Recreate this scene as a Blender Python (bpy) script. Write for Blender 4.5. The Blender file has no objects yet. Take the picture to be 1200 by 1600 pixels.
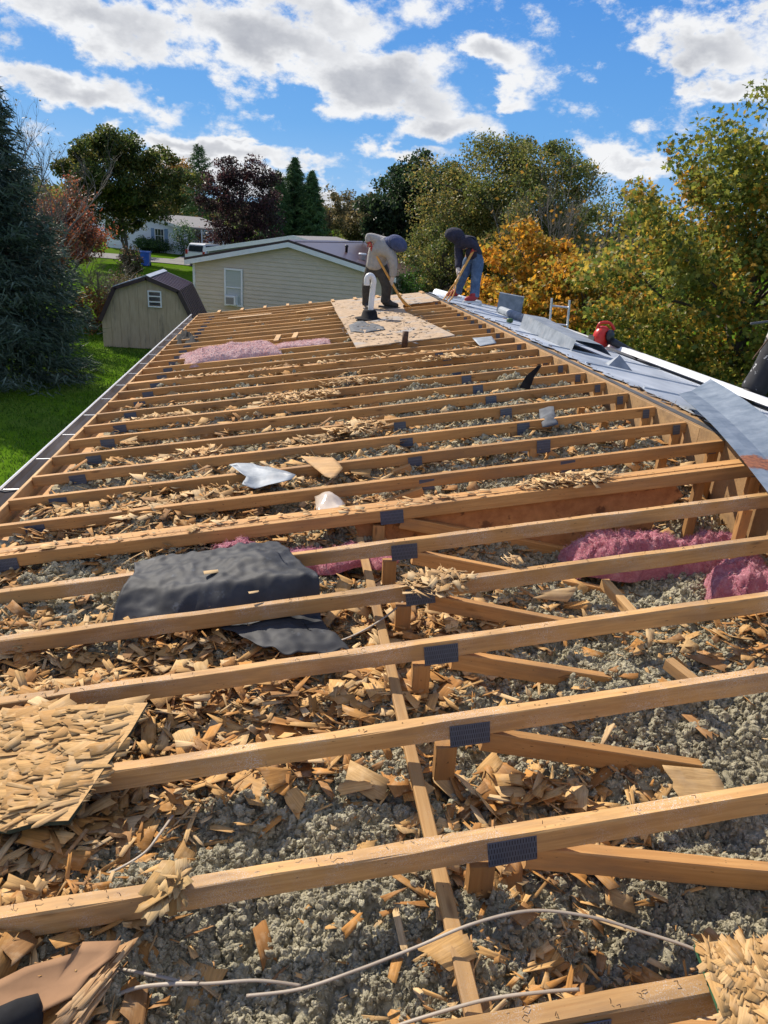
import bpy, bmesh, math, random
import numpy as np
from mathutils import Vector, Matrix, Euler
S = bpy.context.scene
COL = S.collection
R = math.radians
rnd = random.Random(7)
rng = np.random.default_rng(7)

# ---------------------------------------------------------------- camera, light, exposure
F_PX = 1109.0
PITCH, YAW, ROLL = R(21.34), R(8.759), R(4.309)
CAM = Vector((1.55, 0.0, 1.56))
fw = Vector((math.sin(YAW)*math.cos(PITCH), math.cos(YAW)*math.cos(PITCH), -math.sin(PITCH)))
r0 = Vector((math.cos(YAW), -math.sin(YAW), 0)); u0 = r0.cross(fw)
rt = r0*math.cos(ROLL)+u0*math.sin(ROLL); up = -r0*math.sin(ROLL)+u0*math.cos(ROLL)
cd = bpy.data.cameras.new('camera'); cam = bpy.data.objects.new('camera', cd); COL.objects.link(cam)
cam.matrix_world = Matrix(((rt.x, up.x, -fw.x, CAM.x), (rt.y, up.y, -fw.y, CAM.y), (rt.z, up.z, -fw.z, CAM.z), (0, 0, 0, 1)))
cd.sensor_fit = 'VERTICAL'; cd.sensor_height = 36.0; cd.lens = 36.0*F_PX/1600.0
cd.clip_start = 0.05; cd.clip_end = 3000
S.camera = cam
SUN_EL, SUN_AZ = R(40), R(-33)          # azimuth measured from +Y towards +X
SUN = Vector((math.sin(SUN_AZ)*math.cos(SUN_EL), math.cos(SUN_AZ)*math.cos(SUN_EL), math.sin(SUN_EL)))
ld = bpy.data.lights.new('sun', 'SUN'); sun = bpy.data.objects.new('sun', ld); COL.objects.link(sun)
sun.rotation_euler = SUN.to_track_quat('Z', 'Y').to_euler(); sun.location = (0, 0, 30)
ld.energy = 5.0; ld.angle = R(0.5); ld.color = (1.0, 0.91, 0.77)
S.view_settings.view_transform = 'Standard'; S.view_settings.look = 'None'
S.view_settings.exposure = 0.40; S.view_settings.gamma = 1.0
S.view_settings.use_curve_mapping = False

def ray(px, py):
    return fw + rt*((px-600)/F_PX) - up*((py-800)/F_PX)
def pt(px, py, Y):                       # the point at distance Y along the roof seen at this place
    d = ray(px, py); return CAM + d*(Y/d.y)
TA = math.tan(R(8.63)); CA, SA = math.cos(R(8.63)), math.sin(R(8.63))
W = 4.02; GZ = -2.65
def zr(x): return x*TA
def rp(px, py, off=0.0):                 # point on the left roof slope
    d = ray(px, py); n = Vector((-SA, 0, CA)); return CAM + d*((off-CAM.dot(n))/d.dot(n))
def zr2(x): return 0.62-0.15*(x-4.05)
def rp2(px, py, off=0.0):                # point on the right roof slope
    d = ray(px, py); n = Vector((.15, 0, 1)); return CAM + d*((0.62+.15*4.05+off-CAM.dot(n))/d.dot(n))

# ---------------------------------------------------------------- sky
wd = bpy.data.worlds.new('World'); S.world = wd; wd.use_nodes = True
nt = wd.node_tree; nt.nodes.clear()
def N(t, **k):
    n = nt.nodes.new(t)
    for a, b in k.items(): setattr(n, a, b)
    return n
def L(a, b): nt.links.new(a, b)
def M(op, a, b=None, c=None, clamp=False):
    n = N('ShaderNodeMath', operation=op, use_clamp=clamp)
    for i, v in enumerate((a, b, c)):
        if v is None: continue
        if isinstance(v, (int, float)): n.inputs[i].default_value = v
        else: L(v, n.inputs[i])
    return n.outputs[0]
def sstep(v, a, b):
    n = N('ShaderNodeMapRange', interpolation_type='SMOOTHSTEP'); L(v, n.inputs[0])
    n.inputs[1].default_value = a; n.inputs[2].default_value = b
    return n.outputs[0]
sky = N('ShaderNodeTexSky'); sky.sky_type = 'NISHITA'; sky.sun_disc = False
sky.sun_elevation = SUN_EL; sky.sun_rotation = SUN_AZ; sky.air_density = 1.0; sky.dust_density = 0.3; sky.ozone_density = 2.0
tc = N('ShaderNodeTexCoord'); sx = N('ShaderNodeSeparateXYZ'); L(tc.outputs['Generated'], sx.inputs[0])
dx, dy, dz = sx.outputs
az = M('ARCTAN2', dx, dy); el = M('ARCSINE', dz)
zz = M('MAXIMUM', dz, 0.0); inv = M('DIVIDE', 1.0, M('ADD', zz, 0.16))
cb = N('ShaderNodeCombineXYZ'); L(M('MULTIPLY', dx, inv), cb.inputs[0]); L(M('MULTIPLY', dy, inv), cb.inputs[1]); L(M('MULTIPLY', dz, 1.5), cb.inputs[2])
def noise(vec, sc, det, rough=0.55, off=(0, 0, 0)):
    mp = N('ShaderNodeMapping'); L(vec, mp.inputs[0]); mp.inputs['Location'].default_value = off
    n = N('ShaderNodeTexNoise'); L(mp.outputs[0], n.inputs['Vector']); n.inputs['Scale'].default_value = sc
    n.inputs['Detail'].default_value = det; n.inputs['Roughness'].default_value = rough
    return n.outputs['Fac']
big = noise(cb.outputs[0], 1.1, 2, .5, (3.1, .7, 0))
mpd = N('ShaderNodeMapping'); L(tc.outputs['Generated'], mpd.inputs[0]); mpd.inputs['Scale'].default_value = (1, 1, 1.7); DIR = mpd.outputs[0]
def puffs(o): return M('ADD', M('MULTIPLY', M('SUBTRACT', noise(DIR, 8.5, 3, .5, (1.3+o[0], 2.2+o[1], .4+o[2])), .5), 1.5), M('MULTIPLY', M('SUBTRACT', noise(DIR, 22.0, 9, .66, (4.3+o[0]*2.6, .2+o[1]*2.6, 1.4+o[2]*2.6)), .5), 1.35))
puff = puffs((0, 0, 0)); puff_s = puffs((.10*SUN.x, .10*SUN.y, .22))
az = M('ADD', az, M('MULTIPLY', puff, .035)); el = M('ADD', el, M('MULTIPLY', M('SUBTRACT', noise(DIR, 12.0, 4, .6, (9.3, 4.2, 2.2)), .5), .09))
# cloud banks of the afternoon: direction (azimuth, elevation), extents, weight
def azel(px, py):
    d = ray(px, py).normalized(); return math.atan2(d.x, d.y), math.asin(d.z)
banks = [(150, 30, 300, 58, .62), (420, 60, 240, 75, .75), (590, 130, 190, 85, .85), (690, 190, 120, 42, .62), (480, 20, 200, 60, .6),
         (140, 150, 165, 36, .62), (250, 165, 70, 20, .4), (330, 235, 230, 26, .66), (200, 212, 110, 22, .5), (470, 262, 90, 20, .5), (430, 300, 220, 30, .66), (300, 275, 90, 20, .45),
         (770, 92, 72, 36, .66), (800, 152, 48, 22, .5), (1090, 75, 170, 66, .74), (1130, 130, 120, 42, .62), (1000, 70, 80, 30, .4),
         (650, 243, 90, 24, .58), (1010, 255, 85, 22, .5), (380, 220, 42, 9, .5), (0, 40, 90, 45, .4), (560, 330, 90, 18, .5), (1200, 20, 120, 60, .5), (500, 308, 130, 22, .7), (330, 262, 110, 18, .6)]
acc = None
for (bx, by, sx_, sy_, w_) in banks:
    a0, e0 = azel(bx, by); a1, _ = azel(bx+sx_, by); _, e1 = azel(bx, by-sy_)
    sa, se = abs(a1-a0)*.78, abs(e1-e0)*.78
    q = M('ADD', M('POWER', M('ABSOLUTE', M('MULTIPLY', M('ADD', M('SUBTRACT', az, a0), M('MULTIPLY', M('SUBTRACT', el, e0), .0)), 1/sa)), 2.0),
          M('POWER', M('ABSOLUTE', M('MULTIPLY', M('ADD', M('SUBTRACT', el, e0), M('MULTIPLY', M('SUBTRACT', az, a0), .075)), 1/se)), 2.0))
    g = M('MULTIPLY', M('EXPONENT', M('MULTIPLY', q, -1.0)), w_*1.14)
    acc = g if acc is None else M('MAXIMUM', acc, g)
# outside the banks the same broken cumulus goes on all round
away = sstep(M('ABSOLUTE', M('SUBTRACT', az, .16)), .62, .95)
high = sstep(el, .42, .6)
other = M('MULTIPLY', M('MULTIPLY', M('MAXIMUM', away, high), sstep(big, .45, .62)), .62)
mask = M('MAXIMUM', acc, other)
dens = M('ADD', mask, puff)
cov = sstep(dens, .13, .48)
relief = M('SUBTRACT', puff, puff_s)
thick = M('ADD', M('MULTIPLY', sstep(M('ADD', mask, M('MULTIPLY', puff, .6)), .36, .95), 1.0), M('MULTIPLY', relief, -.6), clamp=True)
ramp = N('ShaderNodeMix', data_type='RGBA'); L(thick, ramp.inputs[0])
ramp.inputs[6].default_value = (.84, .85, .87, 1); ramp.inputs[7].default_value = (.44, .46, .51, 1)
hs = N('ShaderNodeHueSaturation'); hs.inputs['Saturation'].default_value = 1.15; hs.inputs['Value'].default_value = 1.0; L(sky.outputs[0], hs.inputs['Color'])
mulsky = N('ShaderNodeVectorMath', operation='SCALE'); mulsky.inputs['Scale'].default_value = 0.08; L(hs.outputs[0], mulsky.inputs[0])
clear = N('ShaderNodeValToRGB'); L(M('MAXIMUM', dz, 0.0), clear.inputs[0]); ce = clear.color_ramp.elements
ce[0].position = 0.0; ce[0].color = (.30, .55, .88, 1); ce[1].position = .8; ce[1].color = (.022, .14, .52, 1)
for p_, c_ in ((.12, (.13, .38, .80, 1)), (.38, (.035, .205, .68, 1))): e_ = ce.new(p_); e_.color = c_
airmix = N('ShaderNodeMix', data_type='RGBA'); airmix.inputs[0].default_value = .87; L(mulsky.outputs[0], airmix.inputs[6]); L(clear.outputs[0], airmix.inputs[7])
mx = N('ShaderNodeMix', data_type='RGBA'); L(M('MULTIPLY', cov, sstep(el, -.02, .03)), mx.inputs[0]); L(airmix.outputs[2], mx.inputs[6]); L(ramp.outputs[2], mx.inputs[7])
bg = N('ShaderNodeBackground'); bg.inputs['Strength'].default_value = 0.82; L(mx.outputs[2], bg.inputs['Color'])
wo = N('ShaderNodeOutputWorld'); L(bg.outputs[0], wo.inputs['Surface'])

# ---------------------------------------------------------------- materials
MAT = {}
def newmat(name):
    m = bpy.data.materials.new(name); m.use_nodes = True; t = m.node_tree
    b = t.nodes['Principled BSDF']; MAT[name] = m
    return m, t, b
def nn(t, typ, **k):
    n = t.nodes.new(typ)
    for a, b in k.items(): setattr(n, a, b)
    return n
def c4(c): return (c[0], c[1], c[2], 1)
def ramp_node(t, fac, stops):
    r = nn(t, 'ShaderNodeValToRGB'); e = r.color_ramp.elements
    while len(e) < len(stops): e.new(.5)
    for i, (p, c) in enumerate(stops): e[i].position = p; e[i].color = c4(c)
    t.links.new(fac, r.inputs[0]); return r.outputs[0]
def coords(t, stretch=(1, 1, 1), rand=True, kind='Object'):
    tcn = nn(t, 'ShaderNodeTexCoord'); src = tcn.outputs[kind]
    if rand:
        oi = nn(t, 'ShaderNodeObjectInfo'); v = nn(t, 'ShaderNodeVectorMath', operation='MULTIPLY_ADD')
        cbn = nn(t, 'ShaderNodeCombineXYZ')
        for i in range(3): t.links.new(oi.outputs['Random'], cbn.inputs[i])
        t.links.new(cbn.outputs[0], v.inputs[0]); v.inputs[1].default_value = (37, 53, 71); t.links.new(src, v.inputs[2]); src = v.outputs[0]
    mp = nn(t, 'ShaderNodeMapping'); mp.inputs['Scale'].default_value = stretch; t.links.new(src, mp.inputs[0])
    return mp.outputs[0]
def noise_n(t, vec, scale, detail=5, rough=.6, dist=0):
    n = nn(t, 'ShaderNodeTexNoise'); t.links.new(vec, n.inputs['Vector'])
    n.inputs['Scale'].default_value = scale; n.inputs['Detail'].default_value = detail; n.inputs['Roughness'].default_value = rough; n.inputs['Distortion'].default_value = dist
    return n.outputs['Fac']
def bump(t, b, h, strength=.4, dist=.01):
    n = nn(t, 'ShaderNodeBump'); n.inputs['Strength'].default_value = strength; n.inputs['Distance'].default_value = dist
    t.links.new(h, n.inputs['Height']); t.links.new(n.outputs[0], b.inputs['Normal'])
def mixc(t, fac, a, b, mode='MIX'):
    n = nn(t, 'ShaderNodeMix', data_type='RGBA', blend_type=mode)
    if isinstance(fac, (int, float)): n.inputs[0].default_value = fac
    else: t.links.new(fac, n.inputs[0])
    for i, v in ((6, a), (7, b)):
        if isinstance(v, tuple): n.inputs[i].default_value = c4(v)
        else: t.links.new(v, n.inputs[i])
    return n.outputs[2]
def simple(name, c1, c2, scale=8, rough=.6, metal=0, bumpk=.2, bd=.004, stretch=(1, 1, 1), detail=5, spots=None, spot_scale=3, spot_th=(.6, .68), rand=True, rough2=None):
    m, t, b = newmat(name); v = coords(t, stretch, rand)
    n = noise_n(t, v, scale, detail); col = ramp_node(t, n, [(.3, c1), (.7, c2)])
    if spots:
        s = noise_n(t, v, spot_scale, 6, .65); sf = nn(t, 'ShaderNodeMapRange'); t.links.new(s, sf.inputs[0]); sf.inputs[1].default_value, sf.inputs[2].default_value = spot_th
        col = mixc(t, sf.outputs[0], col, spots)
    t.links.new(col, b.inputs['Base Color']); b.inputs['Roughness'].default_value = rough; b.inputs['Metallic'].default_value = metal
    if rough2 is not None:
        mr = nn(t, 'ShaderNodeMapRange'); t.links.new(n, mr.inputs[0]); mr.inputs[1].default_value = .3; mr.inputs[2].default_value = .7; mr.inputs[3].default_value = rough; mr.inputs[4].default_value = rough2; t.links.new(mr.outputs[0], b.inputs['Roughness'])
    if bumpk: bump(t, b, n, bumpk, bd)
    return m

def lumber(name, light, dark, specks=0.0):
    m, t, b = newmat(name)
    v = coords(t, (1.2, 26, 26)); g = noise_n(t, v, 2.2, 6, .6, 1.2)
    v2 = coords(t, (1, 1, 1)); big_ = noise_n(t, v2, 1.6, 3)
    col = ramp_node(t, g, [(.25, dark), (.5, tuple((a+c)/2 for a, c in zip(light, dark))), (.75, light)])
    col = mixc(t, nn_map(t, big_, .35, .7, 0, .45), col, tuple(c*.72 for c in dark))
    vo = nn(t, 'ShaderNodeTexVoronoi'); t.links.new(coords(t, (2.2, 9, 9)), vo.inputs['Vector']); vo.inputs['Scale'].default_value = 1.5
    kn = nn_map(t, vo.outputs['Distance'], .05, .13, 1, 0)
    col = mixc(t, mul(t, kn, .75), col, (.12, .055, .022))
    st = noise_n(t, coords(t, (55, 160, 160)), 1.0, 2, .4); col = mixc(t, nn_map(t, st, .72, .75, 0, .8), col, (.07, .04, .025))
    if specks:
        wsp = noise_n(t, coords(t, (1, 1, 1)), 420, 3, .5); patch = noise_n(t, v2, 5, 4)
        f = mul(t, nn_map(t, wsp, .54, .60, 0, 1), nn_map(t, patch, .45, .6, 0, specks)); col = mixc(t, f, col, (.62, .58, .54))
    sg = noise_n(t, coords(t, (1.1, 5, 5)), 2.4, 6, .62); col = mixc(t, nn_map(t, sg, .47, .70, 0, .65), col, (.24, .155, .09))
    oi = nn(t, 'ShaderNodeObjectInfo'); h = nn(t, 'ShaderNodeHueSaturation'); t.links.new(col, h.inputs['Color'])
    t.links.new(nn_map(t, oi.outputs['Random'], 0, 1, .74, 1.12), h.inputs['Value'])
    t.links.new(h.outputs[0], b.inputs['Base Color']); b.inputs['Roughness'].default_value = .72
    b.inputs['Specular IOR Level'].default_value = .25
    bump(t, b, g, .35, .003)
    return m
def nn_map(t, fac, a, b, c, d):
    n = nn(t, 'ShaderNodeMapRange'); t.links.new(fac, n.inputs[0])
    for i, v in enumerate((a, b, c, d)): n.inputs[i+1].default_value = v
    return n.outputs[0]
def mul(t, a, b):
    n = nn(t, 'ShaderNodeMath', operation='MULTIPLY')
    for i, v in enumerate((a, b)):
        if isinstance(v, (int, float)): n.inputs[i].default_value = v
        else: t.links.new(v, n.inputs[i])
    return n.outputs[0]
def attr_mat(name, rough=.7, translucent=0.0, spec=.3, var=.0, bumpy=0):
    m, t, b = newmat(name); a = nn(t, 'ShaderNodeAttribute'); a.attribute_name = 'Col'
    col = a.outputs['Color']
    if var:
        n = noise_n(t, coords(t, (1, 1, 1), True), 60, 4); col = mixc(t, nn_map(t, n, .35, .7, 0, var), col, (.10, .055, .025))
    t.links.new(col, b.inputs['Base Color']); b.inputs['Roughness'].default_value = rough; b.inputs['Specular IOR Level'].default_value = spec
    if bumpy: bump(t, b, noise_n(t, coords(t, (1, 1, 1), True), 220, 3), bumpy, .002)
    if translucent:
        tr = nn(t, 'ShaderNodeBsdfTranslucent'); t.links.new(col, tr.inputs['Color'])
        ms = nn(t, 'ShaderNodeMixShader'); ms.inputs[0].default_value = translucent
        t.links.new(b.outputs[0], ms.inputs[1]); t.links.new(tr.outputs[0], ms.inputs[2])
        t.links.new(ms.outputs[0], t.nodes['Material Output'].inputs['Surface'])
    return m

lumber('lumber', (.68, .385, .147), (.445, .212, .068), 0.0)
lumber('lumber_flecked', (.67, .405, .166), (.45, .236, .084), .8)
lumber('lumber_pale', (.68, .43, .19), (.48, .26, .095), .2)
lumber('plywood', (.62, .40, .20), (.46, .27, .12), 0)
def flakemat():
    m, t, b = newmat('flake'); a = nn(t, 'ShaderNodeAttribute'); a.attribute_name = 'Col'; gr = nn(t, 'ShaderNodeAttribute'); gr.attribute_name = 'Gr'
    oi = nn(t, 'ShaderNodeObjectInfo'); ad = nn(t, 'ShaderNodeVectorMath', operation='ADD'); t.links.new(gr.outputs['Vector'], ad.inputs[0]); t.links.new(oi.outputs['Random'], ad.inputs[1])
    mp = nn(t, 'ShaderNodeMapping'); mp.inputs['Scale'].default_value = (14, 330, 330); t.links.new(ad.outputs[0], mp.inputs[0])
    g = noise_n(t, mp.outputs[0], 1.0, 5, .65, .4); g2 = noise_n(t, ad.outputs[0], 34, 3)
    col = mixc(t, nn_map(t, g, .35, .66, .55, 0), a.outputs['Color'], mixc(t, .8, a.outputs['Color'], (.12, .05, .018)))
    col = mixc(t, nn_map(t, g2, .5, .75, 0, .35), col, (.66, .50, .32))
    h = nn(t, 'ShaderNodeHueSaturation'); t.links.new(col, h.inputs['Color']); t.links.new(nn_map(t, oi.outputs['Random'], 0, 1, .8, 1.15), h.inputs['Value'])
    t.links.new(h.outputs[0], b.inputs['Base Color']); b.inputs['Roughness'].default_value = .8; b.inputs['Specular IOR Level'].default_value = .2
    bump(t, b, g, .5, .0012)
flakemat()
attr_mat('leaf', .5, .52, .3)
attr_mat('needle', .6, .15, .2)
attr_mat('grass', .6, .3, .2)
attr_mat('fibre', .9, .3, .0)
attr_mat('debris', .85, 0, .15, .3)
simple('bark', (.05, .04, .032), (.13, .105, .085), 14, .9, 0, .6, .02, (1, 1, .3))
simple('twig', (.10, .085, .075), (.19, .165, .145), 20, .9, 0, .3, .01)
simple('galvanised', (.14, .165, .195), (.29, .32, .355), 9, .7, .2, .2, .006, spots=(.26, .27, .29), spot_scale=7, spot_th=(.55, .7), rough2=.6, detail=8)
def rusty():
    m, t, b = newmat('galvanised_rusty'); v = coords(t, rand=False); n = noise_n(t, v, 9, 6, .65); n2 = noise_n(t, v, 60, 3)
    col = ramp_node(t, n, [(.3, (.10, .135, .18)), (.7, (.24, .28, .33))]); col = mixc(t, nn_map(t, n2, .66, .72, 0, .7), col, (.17, .15, .14))
    g = nn(t, 'ShaderNodeNewGeometry'); rc = rp(1182, 722, .1)
    ds = nn(t, 'ShaderNodeVectorMath', operation='DISTANCE'); t.links.new(g.outputs['Position'], ds.inputs[0]); ds.inputs[1].default_value = rc
    sb = nn(t, 'ShaderNodeMath', operation='MULTIPLY_ADD'); t.links.new(noise_n(t, v, 22, 5, .7), sb.inputs[0]); sb.inputs[1].default_value = -.16; t.links.new(ds.outputs['Value'], sb.inputs[2])
    rf = nn_map(t, sb.outputs[0], .005, .03, 1, 0); rcol = ramp_node(t, noise_n(t, v, 45, 4), [(.35, (.13, .045, .02)), (.65, (.36, .13, .045))]); col = mixc(t, rf, col, rcol)
    t.links.new(col, b.inputs['Base Color']); b.inputs['Metallic'].default_value = .25; b.inputs['Roughness'].default_value = .55; bump(t, b, n, .25, .006)
rusty()
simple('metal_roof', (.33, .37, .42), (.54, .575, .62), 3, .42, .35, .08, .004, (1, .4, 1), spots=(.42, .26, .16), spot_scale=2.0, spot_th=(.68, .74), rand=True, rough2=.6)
simple('white_metal', (.70, .71, .72), (.82, .83, .84), 4, .35, .0, .03, .002)
simple('gutter_inside', (.21, .17, .135), (.42, .38, .335), 5, .6, 0, .1, .002, (1, .4, 1))
simple('pvc', (.72, .71, .68), (.82, .82, .80), 6, .4, 0, .02, .002)
simple('pvc_dirty', (.38, .27, .17), (.62, .50, .36), 9, .6, 0, .1, .002)
simple('black_rubber', (.008, .008, .009), (.026, .026, .028), 12, .9, 0, .2, .004)
simple('felt', (.026, .027, .030), (.052, .054, .060), 9, .62, 0, .25, .006, spots=(.10, .11, .125), spot_scale=14, spot_th=(.62, .75))
for q_ in ('felt', 'black_rubber'): MAT[q_].node_tree.nodes['Principled BSDF'].inputs['Specular IOR Level'].default_value = .2
simple('felt_scrap', (.03, .032, .038), (.11, .12, .135), 9, .75, 0, .3, .004)
simple('dark_membrane', (.045, .045, .05), (.10, .10, .105), 10, .9, 0, .3, .004)
simple('brown_sheet', (.23, .12, .055), (.32, .175, .085), 9, .85, 0, .4, .004, detail=8)
simple('cable', (.25, .20, .15), (.38, .32, .25), 9, .5, 0, .06, .001, spots=(.34, .26, .18), spot_scale=11, spot_th=(.56, .7))
simple('rust_steel', (.055, .03, .02), (.13, .07, .04), 30, .7, .4, .2, .001)
simple('osb_board', (.36, .20, .09), (.58, .37, .18), 14, .8, 0, .5, .006, (1, 1, 1), detail=7)
simple('osb_face', (.44, .25, .09), (.60, .37, .15), 9, .85, 0, .6, .006, (3, 14, 3), detail=8, spots=(.36, .2, .08), spot_scale=7, spot_th=(.58, .7))
simple('weathered_deck', (.30, .20, .115), (.49, .35, .215), 14, .85, 0, .5, .006, (1, 1, 1), detail=8, spots=(.30, .285, .27), spot_scale=2.6, spot_th=(.52, .66))
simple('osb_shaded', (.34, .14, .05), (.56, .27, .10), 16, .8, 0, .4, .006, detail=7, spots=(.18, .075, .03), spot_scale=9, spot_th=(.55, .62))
simple('osb_edge', (.012, .02, .013), (.045, .065, .04), 30, .9)
simple('green_edge', (.015, .07, .03), (.04, .14, .06), 30, .8)
simple('fibre_white', (.55, .52, .5), (.7, .68, .66), 20, .9)
def pinkmat(name, cols):
    m, t, b = newmat(name); v = coords(t)
    n = noise_n(t, v, 16, 8, .7, 1.5); col = ramp_node(t, n, [(p_, c_) for p_, c_ in zip((.28, .5, .72), cols)])
    t.links.new(col, b.inputs['Base Color']); b.inputs['Roughness'].default_value = .95; b.inputs['Specular IOR Level'].default_value = .05
    bump(t, b, noise_n(t, v, 60, 7, .7, 2), .9, .02)
    b.inputs['Sheen Weight'].default_value = .3
pinkmat('pink_fibre', ((.34, .075, .12), (.55, .17, .22), (.72, .40, .42)))
pinkmat('pink_fibre_sunlit', ((.44, .22, .22), (.64, .42, .41), (.76, .62, .58)))  # same pink in a paler copy, sunlight put into the colour
def insmat():
    m, t, b = newmat('mineral_fibre'); g = nn(t, 'ShaderNodeNewGeometry')
    n = noise_n(t, g.outputs['Position'], 55, 6, .65); n2 = noise_n(t, g.outputs['Position'], 2.6, 3, .5)
    col = ramp_node(t, n, [(.28, (.18, .155, .10)), (.5, (.39, .35, .235)), (.70, (.62, .565, .415))])
    col = mixc(t, nn_map(t, n2, .38, .68, 0, .35), col, (.20, .175, .12))
    t.links.new(col, b.inputs['Base Color']); b.inputs['Roughness'].default_value = 1; b.inputs['Specular IOR Level'].default_value = .0; b.inputs['Sheen Weight'].default_value = .12; b.inputs['Sheen Roughness'].default_value = .6
    bump(t, b, noise_n(t, g.outputs['Position'], 420, 4, .75), .9, .004)
insmat()
def platemat():
    m, t, b = newmat('gusset_steel'); v = coords(t, (1, 1, 1), False)
    w = nn(t, 'ShaderNodeTexBrick'); t.links.new(v, w.inputs['Vector']); w.inputs['Scale'].default_value = 1.0
    mp = nn(t, 'ShaderNodeMapping'); t.links.new(nn_tc(t), mp.inputs[0]); mp.inputs['Rotation'].default_value = (R(90), 0, 0); t.links.new(mp.outputs[0], w.inputs['Vector'])
    w.inputs['Brick Width'].default_value = .0065; w.inputs['Row Height'].default_value = .017; w.inputs['Mortar Size'].default_value = .0022
    w.inputs['Color1'].default_value = c4((.012, .016, .028)); w.inputs['Color2'].default_value = c4((.03, .04, .07)); w.inputs['Mortar'].default_value = c4((.11, .145, .22))
    n = noise_n(t, coords(t), 30, 4); col = mixc(t, nn_map(t, n, .4, .7, 0, .5), w.outputs['Color'], (.07, .09, .14))
    t.links.new(col, b.inputs['Base Color']); b.inputs['Metallic'].default_value = .45; b.inputs['Roughness'].default_value = .45
def nn_tc(t): return nn(t, 'ShaderNodeTexCoord').outputs['Object']
platemat()
simple('lawn', (.05, .11, .006), (.095, .18, .012), 3.2, .9, 0, .8, .03, detail=9, rand=False, spots=(.095, .125, .03), spot_scale=.35, spot_th=(.5, .75))
MAT['lawn'].node_tree.nodes['Principled BSDF'].inputs['Specular IOR Level'].default_value = 0
simple('asphalt', (.13, .125, .12), (.20, .19, .185), 6, .9, 0, .3, .01, rand=False)
simple('beige_siding', (.56, .475, .37), (.63, .54, .425), 2.5, .6, 0, .05, .002, (1, 1, 1))
simple('grey_siding', (.30, .33, .36), (.36, .39, .42), 2.5, .6, 0, .05, .002)
simple('white_siding', (.66, .70, .78), (.74, .77, .83), 2.5, .55, 0, .05, .002)
simple('white_trim', (.70, .72, .74), (.80, .81, .82), 3, .5, 0, .03, .002)
simple('brown_metal', (.075, .04, .045), (.11, .065, .07), 3, .32, .3, .04, .003)
simple('brown_trim', (.035, .02, .022), (.06, .035, .038), 5, .45)
simple('grey_shingle', (.16, .15, .145), (.26, .25, .24), 18, .9, 0, .4, .01)
simple('shed_board', (.39, .295, .19), (.50, .395, .27), 5, .85, 0, .3, .004, (3, 3, .5), spots=(.17, .14, .10), spot_scale=1.4, spot_th=(.58, .72))
simple('blue_shutter', (.16, .26, .42), (.22, .33, .50), 5, .6)
simple('blind', (.36, .40, .38), (.46, .50, .48), 4, .5, 0, .05, .002, (.2, .2, 14))
simple('dark_glass', (.015, .02, .025), (.04, .05, .06), 2, .08, 0, 0)
simple('air_grille', (.20, .19, .18), (.32, .31, .30), 60, .7)
simple('blue_plastic', (.012, .07, .36), (.025, .11, .46), 4, .4, 0, .04, .003)
simple('car_white', (.70, .71, .72), (.78, .79, .80), 3, .2, 0, 0)
simple('tail_lamp', (.35, .01, .01), (.5, .02, .02), 5, .2)
simple('tyre', (.015, .015, .016), (.035, .035, .036), 10, .85)
simple('steel_rim', (.35, .35, .36), (.5, .5, .5), 8, .35, .8)
simple('skin', (.34, .19, .12), (.42, .25, .17), 12, .55)
simple('grey_hoodie', (.33, .31, .29), (.43, .41, .385), 17, .95, 0, .75, .03)
simple('navy_hood', (.045, .06, .13), (.075, .095, .19), 17, .95, 0, .75, .03)
simple('navy_hoodie', (.018, .018, .035), (.035, .035, .062), 17, .95, 0, .75, .03)
simple('dark_trousers', (.035, .032, .028), (.07, .065, .055), 17, .95, 0, .75, .03)
simple('black_trousers', (.010, .010, .012), (.028, .028, .032), 14, .85, 0, .5, .006, spots=(.5, .5, .5), spot_scale=15, spot_th=(.63, .645))
simple('jeans', (.045, .085, .17), (.10, .17, .29), 17, .95, 0, .75, .03, spots=(.20, .28, .40), spot_scale=5, spot_th=(.55, .75))
simple('boot_leather', (.015, .013, .012), (.04, .035, .03), 18, .6, 0, .3, .003)
simple('red_shoe', (.30, .015, .02), (.42, .03, .035), 18, .6)
simple('white_sole', (.55, .55, .53), (.7, .7, .68), 18, .6)
simple('red_glove', (.36, .03, .03), (.5, .06, .05), 25, .8)
simple('pale_glove', (.50, .42, .36), (.62, .55, .48), 25, .85)
simple('tool_handle', (.62, .30, .06), (.74, .40, .10), 20, .5, 0, .05, .001, (.2, 1, 1))
simple('red_plastic', (.50, .018, .010), (.62, .03, .018), 6, .35)
simple('orange_plastic', (.65, .10, .03), (.75, .14, .04), 6, .35)
simple('black_plastic', (.012, .012, .013), (.03, .03, .032), 6, .4)
simple('aluminium', (.48, .49, .50), (.62, .63, .64), 12, .4, .7)
simple('green_plastic', (.02, .06, .02), (.04, .10, .03), 9, .5)
simple('clear_wrap', (.48, .38, .28), (.66, .56, .46), 6, .15, 0, .5, .01)

# ---------------------------------------------------------------- mesh helpers
def put(o, loc=(0, 0, 0), parent=None):
    COL.objects.link(o)
    if parent is not None:
        o.parent = parent; pw = Vector(parent['_w']); o.location = Vector(loc)-pw
    else: o.location = loc
    o['_w'] = list(loc)
    return o
def empty(name, loc, parent=None):
    o = bpy.data.objects.new(name, None); o.empty_display_size = .1
    return put(o, loc, parent)
def tag(o, label=None, cat=None, group=None, kind=None):
    if label: o['label'] = label
    if cat: o['category'] = cat
    if group: o['group'] = group
    if kind: o['kind'] = kind
    return o
def thing(name, label, cat, loc, group=None): return tag(empty(name, loc), label, cat, group)

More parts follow.
